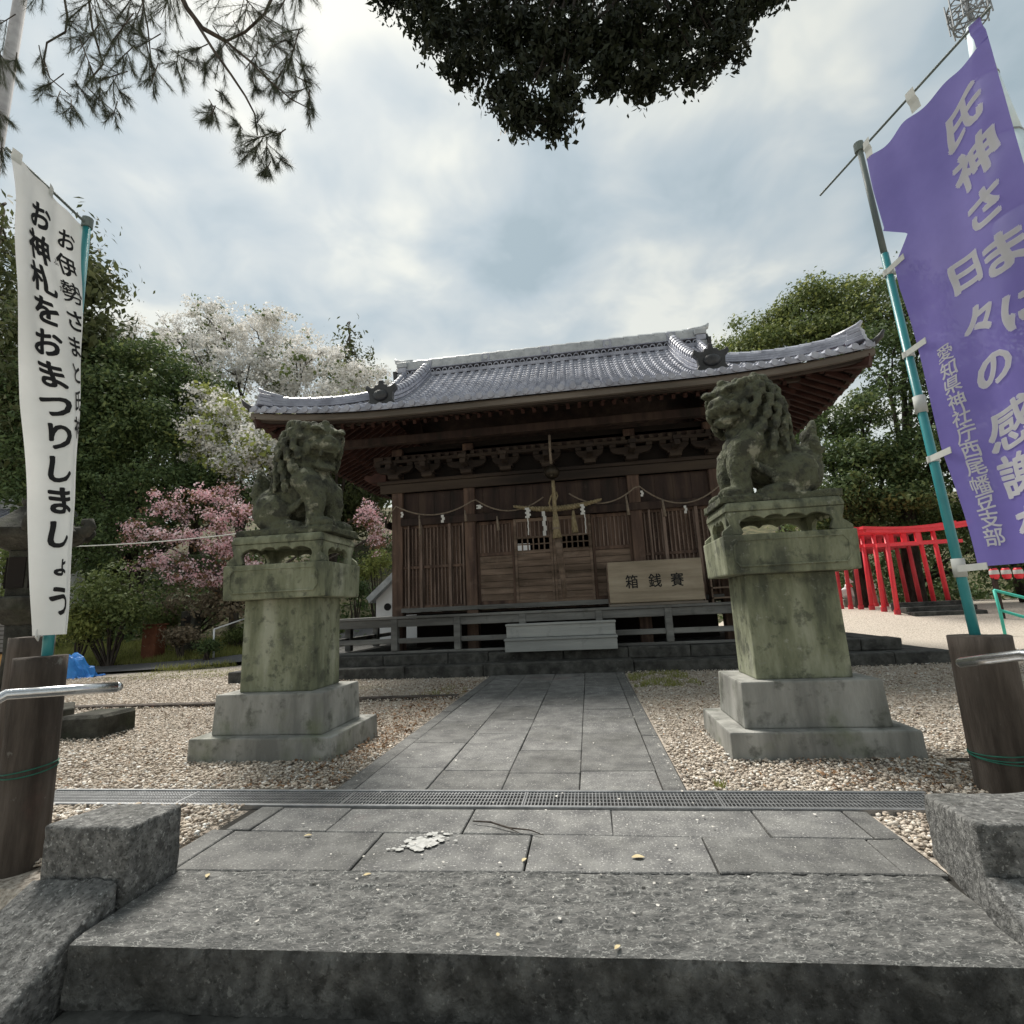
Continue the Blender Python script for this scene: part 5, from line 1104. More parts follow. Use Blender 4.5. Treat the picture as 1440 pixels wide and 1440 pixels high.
letter_column(wc, [(c, .150 - .035 * k / 12, vl[k], .140 if k not in (11,) else .10) for k, c in enumerate('お神札をおまつりしましょう')], wcl, 'ink', offset=.038, slant=.12)
letter_column(wc, [(c, .45 - .2 * (.17 + .145 * k) - .080 + .017 * k, .17 + .145 * k, .118) for k, c in enumerate('お伊勢さまと氏神')], wcl, 'ink', offset=.026, slant=.12, sx=.9)
letter_column(wc, [('ふ', .262, .335, .035), ('だ', .262, .47, .035)], wcl, 'ink', offset=.02)
# ================================================================ things beyond
random.seed(41)
# ---- row of red gates on the right
def gate(Y, label, k):
    x0, x1 = 8.02, 9.66; z = ground_z((x0 + x1) / 2, Y); t = thing('torii_gate', ((x0 + x1) / 2, Y, z), label, 'gate', 'row of small red gates'); r = .060; mm = 'red' if k < 3 else 'redd'; hh = 2.13
    for x, s in ((x0, 1), (x1, -1)): MB().tube([(x, Y, z - .15), (x + s * .06, Y, z + hh)], [r, r * .9], 14).build('pillar', mm, t, smooth=True)
    for x, s in ((x0, 1), (x1, -1)): MB().tube([(x, Y, z - .1), (x, Y, z + .12)], r * 1.25, 14).build('foot', 'redd', t)
    n = 10
    for (zz, hh2, w, ov, m, nm) in ((hh, .09, .15, .44, mm, 'lower_lintel'), (hh + .09, .07, .20, .52, mm, 'top_lintel'), (hh - .34, .085, .09, .22, mm, 'tie_beam')):
        b = MB()
        for i in range(n):
            ua, ub = i / n, (i + 1) / n; L = x1 - x0 + 2 * ov; xa, xb2 = x0 - ov + L * ua, x0 - ov + L * ub; la, lb = (.08 * (2 * ua - 1) ** 2, .08 * (2 * ub - 1) ** 2) if nm != 'tie_beam' else (0, 0)
            b.quadbox([(xa, Y - w / 2, z + zz + la), (xb2, Y - w / 2, z + zz + lb), (xb2, Y + w / 2, z + zz + lb), (xa, Y + w / 2, z + zz + la), (xa, Y - w / 2, z + zz + hh2 + la), (xb2, Y - w / 2, z + zz + hh2 + lb), (xb2, Y + w / 2, z + zz + hh2 + lb), (xa, Y + w / 2, z + zz + hh2 + la)])
        b.build(nm, m, t)
    MB().box((x0 + x1) / 2 - .06, (x0 + x1) / 2 + .06, Y - .035, Y + .035, z + hh - .255, z + hh).build('strut', mm, t)
ord_ = ['nearest', 'second', 'third', 'fourth', 'fifth', 'sixth', 'seventh', 'rearmost']
for k in range(8): gate(15.0 + .60 * k, f'small vermilion gate, {ord_[k]} of the row beside the right pedestal', k)
def stp():
    t = thing('stone_steps', (8.9, 14.9, .3), 'low dark stone steps under the nearest red gate', 'steps')
    for k in range(3): y = 14.62 + .33 * k; gz = ground_z(9, y); b = MB(); b.box(8.22, 9.9, y, y + .36, gz - .1, gz + .10 + .08 * k, jit=.012); b.build('step', 'darkstone', t, bevel=.015)
stp()
def fox(px, py, Y, label, sgn):
    p = at(px, py, Y); z = p[2]; x, y = p[0], p[1]; t = thing('fox_statue', (x, y, z - .5), label, 'statue', 'white fox statues behind the gates')
    MB().box(x - .30, x + .30, y - .25, y + .25, z - .75, z).build('base', 'concrete', t, bevel=.02)
    b = MB(); E = b.ell; E((x - .08 * sgn, y, z + .20), (.17, .13, .20)); E((x + .03 * sgn, y, z + .36), (.12, .11, .20)); E((x + .06 * sgn, y - .02, z + .62), (.10, .09, .10)); E((x + .15 * sgn, y - .04, z + .59), (.07, .045, .04))
    for s in (-1, 1): b.tube([(x + .02 * sgn, y + s * .05, z + .68), (x + .02 * sgn, y + s * .065, z + .82)], [.035, .008], 6); b.tube([(x + .10 * sgn, y + s * .06, z + .36), (x + .13 * sgn, y + s * .06, z)], [.05, .04], 8)
    b.tube([(x - .2 * sgn, y, z + .1), (x - .32 * sgn, y, z + .3), (x - .27 * sgn, y, z + .6)], [.05, .09, .02], 8); b.build('body', 'plaster', t, smooth=True)
    b = MB(); b.lathe([(.085, .0), (.135, -.12), (.12, -.13), (.07, 0)], (x + .05 * sgn, y, z + .53), 12); b.build('bib', 'red', t, smooth=True)
fox(1194, 842, 20.0, 'white fox statue with red bib behind the red gates, left one', 1); fox(1217, 838, 20.4, 'white fox statue with red bib behind the red gates, right one', -1)
# ---- turquoise pipe fence and red lanterns at the right edge
t = thing('pipe_fence', tuple(at(1420, 850, 12)), 'turquoise pipe fence at the right edge beyond the banner', 'fence')
a, c, d, e = at(1398, 830, 12), at(1455, 844, 12.0), at(1406, 858, 12), at(1455, 872, 12)
for p, q in ((a, c), (d, e)): MB().tube([tuple(p), tuple(p + (q - p) * 3)], .03, 10).build('rail', 'turq', t, smooth=True)
for k in range(4): u = k * .95; p, q = a + (c - a) * u, d + (e - d) * u; MB().tube([tuple(p), tuple(q), (q[0], q[1], ground_z(q[0], q[1]) - .1)], .028, 10).build('upright', 'turq', t, smooth=True)
tr = thing('lantern_frame', (10.4, 14, .4), 'dark timber frame carrying a row of small red lanterns, right edge', 'frame')
for x in (9.75, 12.3): MB().box(x - .04, x + .04, 13.96, 14.04, .2, 1.62).build('post', 'wood', tr)
MB().box(9.6, 12.4, 13.97, 14.03, 1.55, 1.62).build('rail', 'wood', tr)
nm = ['leftmost', 'second', 'third', 'fourth', 'fifth', 'sixth']
for k in range(6):
    p = at(1398 + 17 * k, 806 - .4 * k, 14); t = thing('paper_lantern', tuple(p), f'small red and white lantern under the purple banner, {nm[k]} from the left', 'lantern', 'small red lanterns')
    b = MB(); b.lathe([(.055, -.15), (.085, -.10), (.095, .0), (.085, .08), (.06, .12)], p, 14); b.build('shade', 'red', t, smooth=True)
    MB().lathe([(.062, .118), (.062, .15)], p, 12).build('rim', 'ink', t); MB().lathe([(.058, -.18), (.058, -.148)], p, 12).build('rim', 'ink', t)
    b = MB(); b.lathe([(.089, .07), (.096, .02), (.097, -.03), (.085, .075)], p, 14); b.build('band', 'paper', t)
    MB().tube([(p[0], p[1], p[2] + .16), (p[0], p[1], 1.56)], .006, 5).build('cord', 'wood', t)
# ---- stone lantern behind the white banner
def lantern():
    x, y = -6.1, 4.85; rs = .70; t = thing('stone_lantern', (x, y, 0), 'dark mossy stone lantern half hidden behind the white banner', 'lantern')
    L = lambda nm, pr, n=6, sm_=False: MB().lathe([(r * rs, z) for r, z in pr], (x, y, 0), n, rot=.3).build(nm, 'lant_stone', t, smooth=sm_, bevel=0 if sm_ else .012)
    L('foundation', [(.85, -.1), (.85, .16)]); L('base', [(.62, .16), (.60, .34), (.42, .42)]); L('column', [(.20, .42), (.18, .75), (.20, 1.06)], 16, True); L('platform', [(.24, 1.06), (.50, 1.22), (.52, 1.34), (.44, 1.36)])
    L('fire_box', [(.27, 1.36), (.28, 1.86)])
    for k in range(6): a = .3 + math.pi / 6 + k * math.pi / 3; MB().box(x + .245 * rs * math.cos(a) - .012, x + .245 * rs * math.cos(a) + .012, y + .245 * rs * math.sin(a) - .08, y + .245 * rs * math.sin(a) + .08, 1.45, 1.78, rz=a).build('window', 'black', t)
    L('roof', [(.30, 1.86), (.70, 1.98), (.74, 2.06), (.40, 2.22), (.18, 2.36)])
    for k in range(6):
        a = .3 + k * math.pi / 3; c, s = math.cos(a), math.sin(a); MB().tube([(x + r * c, y + r * s, z) for r, z in ((.42, 2.07), (.52, 2.07), (.56, 2.13), (.545, 2.19), (.50, 2.19), (.49, 2.14))], [.06, .07, .06, .05, .04, .03], 8).build('roof_curl', 'lant_stone', t, smooth=True)
    L('finial', [(.16, 2.36), (.20, 2.42), (.12, 2.46), (.16, 2.56), (.13, 2.68), (.01, 2.78)], 14, True)
lantern()
b = MB(); b.box(-4.95, -4.5, 4.35, 4.75, -.1, .20, jit=.02); tag(b.build('rough_stone', 'lant_stone', bevel=.03), 'rough dark stone lying on the gravel right of the left front post', 'stone')
# ---- kiosk with slatted front at the left edge
t = thing('slatted_kiosk', (-7.9, 6.2, 0), 'wooden kiosk with grey slatted front and yellow base at left edge', 'kiosk')
MB().box(-8.9, -7.66, 6.0, 6.3, -.02, .70).build('base', 'yellowwood', t, bevel=.01)
for k in range(10): z = .73 + k * .056; y = 5.96 + .01 * k; MB().box(-8.5, -7.52, y, y + .03, z, z + .046).build('slat', 'slat', t)
MB().box(-8.85, -7.75, 6.1, 6.3, .70, 1.26).build('body', 'wood', t); MB().box(-9.1, -7.7, 5.9, 6.4, 1.27, 1.33).build('roof', 'slat', t)
for x in (-8.8, -7.65): MB().box(x, x + .1, 6.1, 6.2, -.05, .0).build('foot', 'wood', t)
# ---- tile-roofed outbuilding far left
def outb():
    t = thing('tiled_outbuilding', (-18.5, 15, 1), 'small outbuilding with silver tiled roof at far left', 'building'); x0, x1, y0, y1 = -25, -17.1, 12.6, 16.6; ez, rz_ = 3.55, 5.1
    MB().box(x0 + .6, x1 - .6, y0 + .6, y1 - .6, 0, ez).build('wall', 'plaster', t)
    rf = MB(); ym = (y0 + y1) / 2
    rf.quadbox([(x0, y0, ez - .1), (x1, y0, ez - .1), (x1, ym, rz_ - .1), (x0, ym, rz_ - .1), (x0, y0, ez), (x1, y0, ez), (x1, ym, rz_), (x0, ym, rz_)]); rf.quadbox([(x0, ym, rz_ - .1), (x1, ym, rz_ - .1), (x1, y1, ez - .1), (x0, y1, ez - .1), (x0, ym, rz_), (x1, ym, rz_), (x1, y1, ez), (x0, y1, ez)])
    rf = rf.build('roof', 'tile', t); n = int((x1 - x0) / .26)
    for i in range(n): x = x0 + .13 + i * .26; MB().tube([(x, y0 - .03, ez + .02), (x, ym, rz_ + .02)], .06, 6).build('tile_column', 'tile', rf)
    MB().box(x0, x1, ym - .15, ym + .15, rz_, rz_ + .35).build('ridge', 'tile_l', rf)
outb()
# ---- little white storehouse seen left of the hall, and a white block added to brighten the door grille
def store():
    t = thing('white_storehouse', (-5.6, 13.6, .5), 'white plastered storehouse gable with grey tiles just left of hall', 'building'); x0, x1, y0 = -5.85, -4.2, 13.5
    z0 = ground_z(-5.2, 13.5); xm = (x0 + x1) / 2
    b = MB(); b.prism([(x0 + .12, z0 - .3), (x1 - .12, z0 - .3), (x1 - .12, 1.45), (xm, 2.05), (x0 + .12, 1.45)], (0, y0, 0), (1, 0, 0), (0, 0, 1), (0, 2.2, 0)); b.build('wall', 'plaster', t)
    for s, xa in ((-1, x0), (1, x1)):
        b = MB(); b.prism([(xa, 1.36), (xa - s * .02, 1.30), (xm, 2.02), (xm, 2.22), (xa + s * .06, 1.44)] if s < 0 else [(xa, 1.36), (xa + .06, 1.44), (xm, 2.22), (xm, 2.02), (xa + .02, 1.30)], (0, y0 - .25, 0), (1, 0, 0), (0, 0, 1), (0, 2.7, 0)); b.build('roof_slope', 'tile_l', t)
    MB().tube([(xm, y0 - .3, 2.2), (xm, y0 + 2.5, 2.2)], .10, 10).build('ridge', 'tile', t); MB().tube([(x0 + .45, y0 - .02, 1.18), (x0 + .45, y0 + .0, 1.18)], .10, 12).build('vent', 'ink', t)
store()
t = thing('bright_backing', (XC, 17, 0), 'added white block behind the worship hall, giving brightness through the door grille', 'building')  # invented white building, there to give bright squares behind the grille
MB().box(-2.35, 1.4, 16.6, 18.6, -.1, 4.6).build('wall', 'plaster', t); MB().box(-2.9, 1.9, 16.0, 19.2, 4.6, 4.75).build('roof', 'tile_d', t)
# ---- small things on the bank
def tarp():
    p = at(103, 945, 9.6); b = MB()
    def fn(u, v):
        x, y = p[0] - .42 + .84 * u, p[1] - .25 + .6 * v; h = .62 * max(0, math.sin(math.pi * min(1, u * 1.25 + .02))) ** .5 * max(0, math.sin(math.pi * v)) ** .4 * (.75 + .35 * mnoise.noise((u * 3.1, v * 3.3, 2)))
        return x + .05 * mnoise.noise((u * 6, v * 6, 0)), y, -.02 + max(0, h) + .09 * mnoise.noise((u * 6, v * 6, 1)) + .04 * mnoise.noise((u * 17, v * 17, 1))
    tag(b.grid(fn, 22, 16).build('tarpaulin', 'blue'), 'crumpled bright blue tarpaulin heap on gravel beside left post', 'tarp')
tarp()
p = at(215, 902, 12.0); gz = ground_z(p[0], 12)
t = thing('utility_box', (p[0], 12, gz), 'rusty brown box on the bank left of the small stone marker', 'box'); MB().box(p[0] - .2, p[0] + .2, 11.85, 12.2, gz - .2, p[2] + .40).build('body', 'rust', t, bevel=.02); MB().box(p[0] - .23, p[0] + .23, 11.82, 12.23, p[2] + .40, p[2] + .44).build('lid', 'rust', t, bevel=.008)
p = at(266, 885, 12.5); gz = ground_z(p[0], 12.5)
t = thing('stone_marker', (p[0], 12.5, gz), 'grey stone marker with square black opening on the bank', 'marker'); MB().box(p[0] - .20, p[0] + .20, 12.4, 12.7, gz - .3, p[2] + .48).build('block', 'lant_stone', t, bevel=.025); MB().box(p[0] - .09, p[0] + .11, 12.393, 12.402, p[2] + .12, p[2] + .34).build('opening', 'black', t)
p, q, r = at(301, 922, 11.9), at(301, 885, 11.9), at(362, 864, 13.4)
t = thing('white_handrail', tuple(p), 'thin white pipe handrail beside the climbing lane', 'handrail'); MB().tube([(p[0], p[1], p[2] - .2), tuple(q)], .022, 10).build('post', 'plaster', t, smooth=True); MB().tube([tuple(q), tuple(r), tuple(r + (r - q) * 1.2)], .020, 10).build('rail', 'plaster', t, smooth=True)
e = r + (r - q) * 1.1; MB().tube([(e[0], e[1], ground_z(e[0], e[1]) - .1), tuple(e)], .022, 10).build('post', 'plaster', t, smooth=True)
a, c = at(168, 760, 9.8), at(362, 744, 10.2)
b = MB(); b.tube(catenary(a + (a - c) * .6, c + (c - a) * .25, .10), .012, 6); tag(b.build('cable', 'tab'), 'pale cable stretched across in front of the pink blossom tree', 'cable')
# ---- utility pole, mast
p = at(15, 80, 7.0); t = thing('utility_pole', (p[0], 7.0, 0), 'grey concrete utility pole at the top left corner', 'pole'); MB().tube([(p[0], 7, -.2), (p[0], 7, 15.5)], [.16, .10], 16).build('shaft', 'polec', t, smooth=True)
MB().box(p[0] - .7, p[0] + .7, 6.85, 6.95, 14.4, 14.5).build('cross_arm', 'steel', t); MB().tube([(p[0], 6.86, 9.9), (p[0], 6.86, 10.0)], .16, 12).build('band', 'steel', t)
def mast():
    top = at(1364, 30, 30); x, y, zt = top[0] + .05, 30.0, top[2]; t = thing('radio_mast', (x, y, 0), 'pale tapered radio mast with antenna cage at the upper right corner', 'mast')
    def r(z): return .28 + (zt - z) * .072
    lv = [0, 8, 16, 22, 27, 31.5, zt - .3]
    for z0, z1 in zip(lv, lv[1:]):
        o = MB(); o.tube([(x, y, z0), (x, y, z1)], [r(z0), r(z1)], 18); o.build('shaft_section', 'mast', t, smooth=True)
        o = MB(); o.tube([(x, y, z1 - .05), (x, y, z1 + .05)], r(z1) + .03, 18); o.build('flange', 'mastd', t, smooth=True)
    for k, (zz, rr) in enumerate(((zt - .1, .85), (zt + .7, 1.0), (zt + 1.4, .95))):
        MB().tube([(x + rr * math.cos(a), y + rr * math.sin(a), zz) for a in [j * math.pi / 10 for j in range(21)]], .05, 6, cap=False).build('ring', 'mastd', t)
        for j in range(8): a = j * math.pi / 4 + k * .2; MB().tube([(x, y, zz + .1), (x + rr * math.cos(a), y + rr * math.sin(a), zz)], .04, 5).build('spoke', 'mastd', t)
    for j in range(10):
        a = j * math.pi / 5; rr = 1.0; MB().tube([(x + rr * math.cos(a), y + rr * math.sin(a), zt - .2), (x + rr * math.cos(a + .1), y + rr * math.sin(a + .1), zt + 2.0)], .045, 6).build('antenna', 'mastd', t)
        MB().tube([(x + .85 * math.cos(a), y + .85 * math.sin(a), zt - .1), (x + 1.0 * math.cos(a + .63), y + 1.0 * math.sin(a + .63), zt + .7), (x + .95 * math.cos(a), y + .95 * math.sin(a), zt + 1.4)], .035, 5).build('brace', 'mastd', t)
    MB().tube([(x, y, zt - .4), (x, y, zt + 5)], .12, 8).build('top_pole', 'mastd', t)
mast()
# ================================================================ trees and shrubs
def leaves(name, clumps, n, size, m, parent, seed, aspect=.5, droop=0.0, flat=.0, edge=.5, fine=None, jit=.16, sc=1.0):
    """leaf-sized faces in tufts spread through the crown; clumps: (centre, (rx, ry, rz), weight)"""
    r = np.random.default_rng(seed); w = np.array([c[2] for c in clumps], float); w /= w.sum(); V = []; tot = 0
    for (c, rad, _), ww in zip(clumps, w):
        k = int(n * ww)
        if k < 3: continue
        tuft = max(3, int(k / (fine or 22)))
        d = r.standard_normal((tuft, 3)); d /= np.linalg.norm(d, axis=1)[:, None]
        q = r.random(tuft) ** edge
        tc = np.array(c) + d * q[:, None] * np.array(rad) * (1 + jit * r.standard_normal((tuft, 1)))
        idx = r.integers(0, tuft, k); ts = size * sc * r.uniform(1.0, 2.6, tuft)[idx]
        p = tc[idx] + np.clip(r.standard_normal((k, 3)), -1.5, 1.5) * ts[:, None] * np.array([1, 1, .6])
        # orientation: outward and up, with scatter
        nrm = (p - np.array(c)) / np.array(rad); nrm += r.standard_normal((k, 3)) * .8 + np.array([0, 0, .35]); nrm /= np.linalg.norm(nrm, axis=1)[:, None] + 1e-9
        a = r.standard_normal((k, 3)); a[:, 2] -= droop; a -= nrm * (a * nrm).sum(1)[:, None]; a /= np.linalg.norm(a, axis=1)[:, None] + 1e-9
        b_ = np.cross(nrm, a); L = size * (.45 + 1.1 * r.random(k) ** 1.3)[:, None] * 1.1; Wd = L * aspect
        V.append(np.stack([p - a * L * .5, p + b_ * Wd * .5 + nrm * L * .06, p + a * L * .5, p - b_ * Wd * .5 + nrm * L * .06], 1)); tot += k
    V = np.concatenate(V).reshape(-1, 3)
    return npmesh(name, V, np.arange(len(V)).reshape(-1, 4), m, parent)
def cl(px, py, Y, rx, ry, w=1.0, dep=1.0):
    p = at(px, py, Y); s = np.linalg.norm(p - EYE) / F_PX * .92; return (p, (rx * s, (rx + ry) / 2 * s * dep, ry * s), w * rx * ry)
def limbs(b, base, clumps, r0, rd, fork=.55, n=7):
    c0 = np.mean([c[0] for c in clumps], 0); base = Vector(base); hub = base.lerp(Vector(c0), fork); hub.x = base.x * .6 + hub.x * .4; hub.y = base.y * .6 + hub.y * .4
    mid = base.lerp(hub, .5) + Vector((rd.uniform(-.15, .15), rd.uniform(-.15, .15), 0)) * r0 * 5
    b.tube([base - Vector((0, 0, .4)), base, mid, hub], [r0 * 1.5, r0 * 1.15, r0 * .9, r0 * .75], 10)
    for c, rad, _ in clumps:
        e = Vector(c); s = mid.lerp(hub, rd.uniform(.3, 1)); m_ = s.lerp(e, .5) + Vector((rd.uniform(-.3, .3), rd.uniform(-.3, .3), rd.uniform(0, .5))) * rad[0] * .4
        b.tube([s, m_, e], [r0 * .5, r0 * .33, r0 * .14], 7)
        for k in range(3):
            d = Vector((rd.uniform(-1, 1) * rad[0], rd.uniform(-1, 1) * rad[1], rd.uniform(-.2, 1) * rad[2])) * .8; b.tube([m_.lerp(e, .5 + .2 * k), e + d * .55, e + d], [r0 * .16, r0 * .10, r0 * .03], 5)
def tree(name, label, base_px, clumps, n, size, m, seed, r0=.2, bark='bark', cat='tree', group=None, second=None, **kw):
    rd = random.Random(seed); x, y = at(base_px[0], 850, base_px[1])[:2]; base = (x, y, ground_z(x, y)); t = thing(name, base, label, cat, group)
    n, size = int(n * 1.35), size * .86
    C = [cl(*c) for c in clumps]; b = MB(); limbs(b, base, C, r0, rd)
    for c, rad, w in list(C):                       # smaller lobes break up the outline
        for k in range(5):
            d = np.array([rd.gauss(0, 1), rd.gauss(0, 1), rd.gauss(.25, .9)]); d /= np.linalg.norm(d); q = rd.uniform(.28, .5); C.append((np.array(c) + d * np.array(rad) * rd.uniform(.75, 1.12), tuple(x * q for x in rad), w * q * q * 1.1)); b.build('trunk', bark, t, smooth=True)
    leaves('crown', C, n, size, m, t, seed, **kw)
    if second: leaves('blossom' if 'blossom' in second[2] else 'young_leaves', C, second[0], second[1], second[2], t, seed + 77, **{**kw, **(second[3] if len(second) > 3 else {})})
    return t
G1 = 'trees on the wooded slope left of the hall'; G2 = 'evergreen trees right of the hall'
# tall conifers at the left
def conifer(label, px, ytop, Y, halfpx, seed, n=9000, group=G1, size=.30):
    rd = random.Random(seed); top = at(px, ytop, Y); x, y = top[0], top[1]; gz = ground_z(x, y); t = thing('cedar_tree', (x, y, gz), label, 'tree', group)
    s = np.linalg.norm(top - EYE) / F_PX; b = MB(); b.tube([(x, y, gz - .3), (x, y, top[2] - .4)], [.28, .04], 10); C = []
    h = top[2] - gz
    for k in range(26):
        u = (k + .5) / 26; z = top[2] - h * .86 * u; rr = halfpx * s * (.12 + 1.0 * min(1, u * 1.25) ** .8)
        for j in range(2 + int(4 * min(1, u * 2))):
            a = rd.uniform(0, 6.28); q = rr * rd.uniform(.35, .95); p = np.array([x + q * math.cos(a), y + q * math.sin(a), z - q * .25 + rd.uniform(-.3, .3)])
            C.append((p, (rr * .34 + .2, rr * .34 + .2, .30 + rr * .13), (rr + .3) ** 2)); b.tube([(x, y, z + .3), tuple((p + np.array([x, y, z + .3])) / 2 + np.array([0, 0, .1])), tuple(p)], [.06, .04, .015], 5)
    b.build('trunk', 'bark', t, smooth=True); leaves('crown', C, n, size, 'leaf_cedar', t, seed, aspect=.40, droop=.9, edge=.45, jit=.05)
conifer('tall cedar rising right behind the white banner, broad feathery crown', 128, 318, 17, 62, 501, 46000)
conifer('tall cedar at the left edge of the photo behind the white banner', 8, 285, 18, 52, 502, 40000)
conifer('slim cedar tip showing above the white cherry', 297, 425, 27, 42, 503, 16000, size=.24)
conifer('cedar with open crown between white cherry and hall roof', 492, 455, 25, 52, 504, 22000, size=.24)
tree('white_cherry_tree', 'big cherry in white blossom, spreading crown above the dark evergreens left of hall', (380, 21),
     [(190, 492, 20, 38, 26), (245, 470, 21, 48, 30), (310, 462, 22, 55, 30), (375, 478, 21, 52, 36), (430, 508, 20, 48, 36), (485, 535, 20, 42, 32), (525, 545, 20, 24, 26), (330, 520, 20, 52, 36), (395, 545, 19.5, 52, 36), (455, 565, 19, 42, 26), (270, 505, 20, 40, 28)],
     32000, .115, 'blossom_w', 61, .22, 'bark', group=G1, second=(2200, .14, 'leaf_mid', {}), aspect=.75, edge=.62, fine=48)
tree('white_cherry_tree', 'lower white cherry branches hanging above the pink tree', (330, 16),
     [(300, 575, 16, 34, 30), (345, 600, 15.5, 36, 34), (285, 622, 15, 26, 26), (372, 640, 15, 30, 30), (330, 655, 15, 34, 24), (395, 590, 16, 30, 26)], 9500, .10, 'blossom_w', 62, .13, 'barkl', group=G1, second=(3000, .13, 'leaf_yel', {}), aspect=.75, edge=.6)
tree('evergreen_tree', 'dark glossy evergreen left of the white cherry with rounded top', (190, 17),
     [(165, 520, 17, 40, 28), (215, 515, 17, 45, 30), (255, 545, 16.5, 38, 30), (150, 565, 16, 36, 36), (205, 575, 16, 52, 34), (160, 630, 15.5, 40, 36), (235, 615, 15.5, 45, 34), (290, 555, 17, 26, 26)], 24000, .14, 'leaf_dark', 63, .25, group=G1, second=(6500, .15, 'leaf_mid', {'edge': .2}))
tree('evergreen_tree', 'shaded evergreen below the rounded dark tree, behind the pink blossom', (180, 14.5),
     [(140, 690, 14.5, 38, 40), (195, 680, 14.5, 42, 34), (245, 665, 14.8, 40, 34), (140, 760, 14, 38, 40), (200, 745, 14, 44, 36), (270, 700, 15, 34, 34), (310, 690, 15.5, 34, 36), (350, 710, 15.5, 30, 40)], 18000, .12, 'leaf_dark', 64, .2, group=G1)
tree('evergreen_tree', 'yellow-green tree at the left end of the hall roof', (470, 17), [(455, 590, 17, 36, 24), (500, 578, 17, 34, 24), (420, 600, 16.5, 26, 24), (480, 620, 16, 40, 26)], 8000, .11, 'leaf_yel', 65, .15, group=G1)
tree('evergreen_tree', 'dark tree filling the far left edge under the tall cedars', (30, 15), [(10, 500, 16, 40, 60), (30, 600, 15, 45, 60), (60, 680, 14, 40, 50), (100, 640, 15, 40, 60), (110, 540, 16, 36, 50)], 16000, .15, 'leaf_dark', 66, .25, group=G1)
tree('pink_cherry_tree', 'pink double cherry in bloom left of the left lion', (330, 13.2),
     [(235, 712, 13, 34, 18), (290, 700, 13, 38, 20), (335, 725, 12.8, 34, 24), (205, 752, 12.8, 30, 15), (265, 755, 12.6, 42, 18), (320, 770, 12.5, 38, 22), (230, 790, 12.4, 36, 14), (290, 812, 12.4, 38, 14), (345, 800, 12.3, 26, 20), (512, 722, 13.5, 16, 20), (532, 752, 13.5, 16, 26)],
     7000, .062, 'blossom_p', 67, .09, 'barkl', group=G1, second=(3000, .07, 'leaf_red', {}), aspect=.8, edge=.7, fine=14)
# shrubs on the bank
def shrub(label, px, py, Y, rx, ry, m, seed, n=3000, size=.09, extra=(), grp='shrubs on the bank left of the hall'):
    C = [cl(px, py, Y, rx, ry)] + [cl(*e) for e in extra]; x, y = C[0][0][0], C[0][0][1]; gz = ground_z(x, y); t = thing('shrub', (x, y, gz), label, 'shrub', grp); b = MB(); rd = random.Random(seed)
    for c, rad, _ in C:
        for k in range(5): e = Vector(c) + Vector((rd.uniform(-.7, .7) * rad[0], rd.uniform(-.7, .7) * rad[1], rd.uniform(-.1, .7) * rad[2])); b.tube([(x + rd.uniform(-.15, .15), y, gz - .1), tuple(Vector((x, y, gz)).lerp(e, .5)), tuple(e)], [.035, .022, .008], 5)
    b.build('stems', 'bark', t); leaves('foliage', C, n, size, m, t, seed, edge=.5)
shrub('dense dark shrub right of the stone lantern', 160, 835, 11.2, 42, 36, 'leaf_mid', 71, 6000, .085, [(125, 860, 11, 30, 34), (185, 860, 11.2, 30, 28)])
shrub('bright green shrub at the foot of the stone lantern', 115, 878, 10.8, 26, 22, 'leaf_yel', 72, 2600, .08)
shrub('sprawling bare-stemmed shrub behind the stone marker', 255, 852, 13.2, 40, 24, 'dry', 73, 2600, .10, [(315, 850, 13, 40, 26), (330, 820, 13.4, 30, 24)])
shrub('low pale green shrub between utility box and marker', 232, 868, 12.9, 24, 16, 'leaf_mid', 74, 1800, .08)
shrub('rounded clipped green bush beside the white handrail', 335, 893, 13.0, 19, 11, 'leaf_mid', 75, 2600, .05)
shrub('dark rounded bush at the foot of the white handrail', 292, 908, 11.6, 12, 9, 'leaf_dark', 76, 1400, .05)
shrub('dry brown brush heap below the stone marker', 255, 893, 11.8, 26, 9, 'dry', 77, 1800, .07)
shrub('yellow-green shrub left of the hall wall', 532, 790, 16.2, 18, 16, 'leaf_yel', 78, 2600, .08, [(516, 804, 16.0, 14, 12)])
shrub('dark shrub below the yellow-green one, left of hall', 500, 830, 15.2, 18, 14, 'leaf_dark', 79, 2200, .07)
shrub('leafy green shrub at the left edge by the slatted kiosk', 12, 790, 9, 26, 36, 'leaf_mid', 80, 2600, .075, [(20, 840, 8.6, 22, 20)])
# right side
tree('evergreen_tree', 'domed yellow-green evergreen right behind the hall roof', (1110, 23),
     [(1050, 478, 24, 34, 22), (1085, 462, 24, 34, 24), (1130, 440, 23, 44, 30), (1175, 420, 23, 44, 24), (1215, 425, 22, 36, 26), (1100, 495, 23, 44, 24), (1150, 480, 22, 46, 30), (1195, 465, 22, 42, 28), (1235, 460, 21, 30, 30), (1060, 505, 23, 40, 20)], 26000, .145, 'leaf_mid', 81, .3, group=G2, second=(6500, .15, 'leaf_yel', {'edge': .2}))
tree('evergreen_tree', 'dark tall evergreen beside and behind the purple banner', (1290, 18),
     [(1245, 520, 19, 30, 36), (1285, 480, 19, 40, 50), (1270, 420, 20, 30, 36), (1320, 540, 18, 40, 50), (1380, 520, 18, 46, 60), (1430, 600, 17, 46, 60), (1300, 610, 18, 36, 34), (1360, 640, 17, 46, 46)], 19000, .15, 'leaf_dark', 82, .25, group=G2)
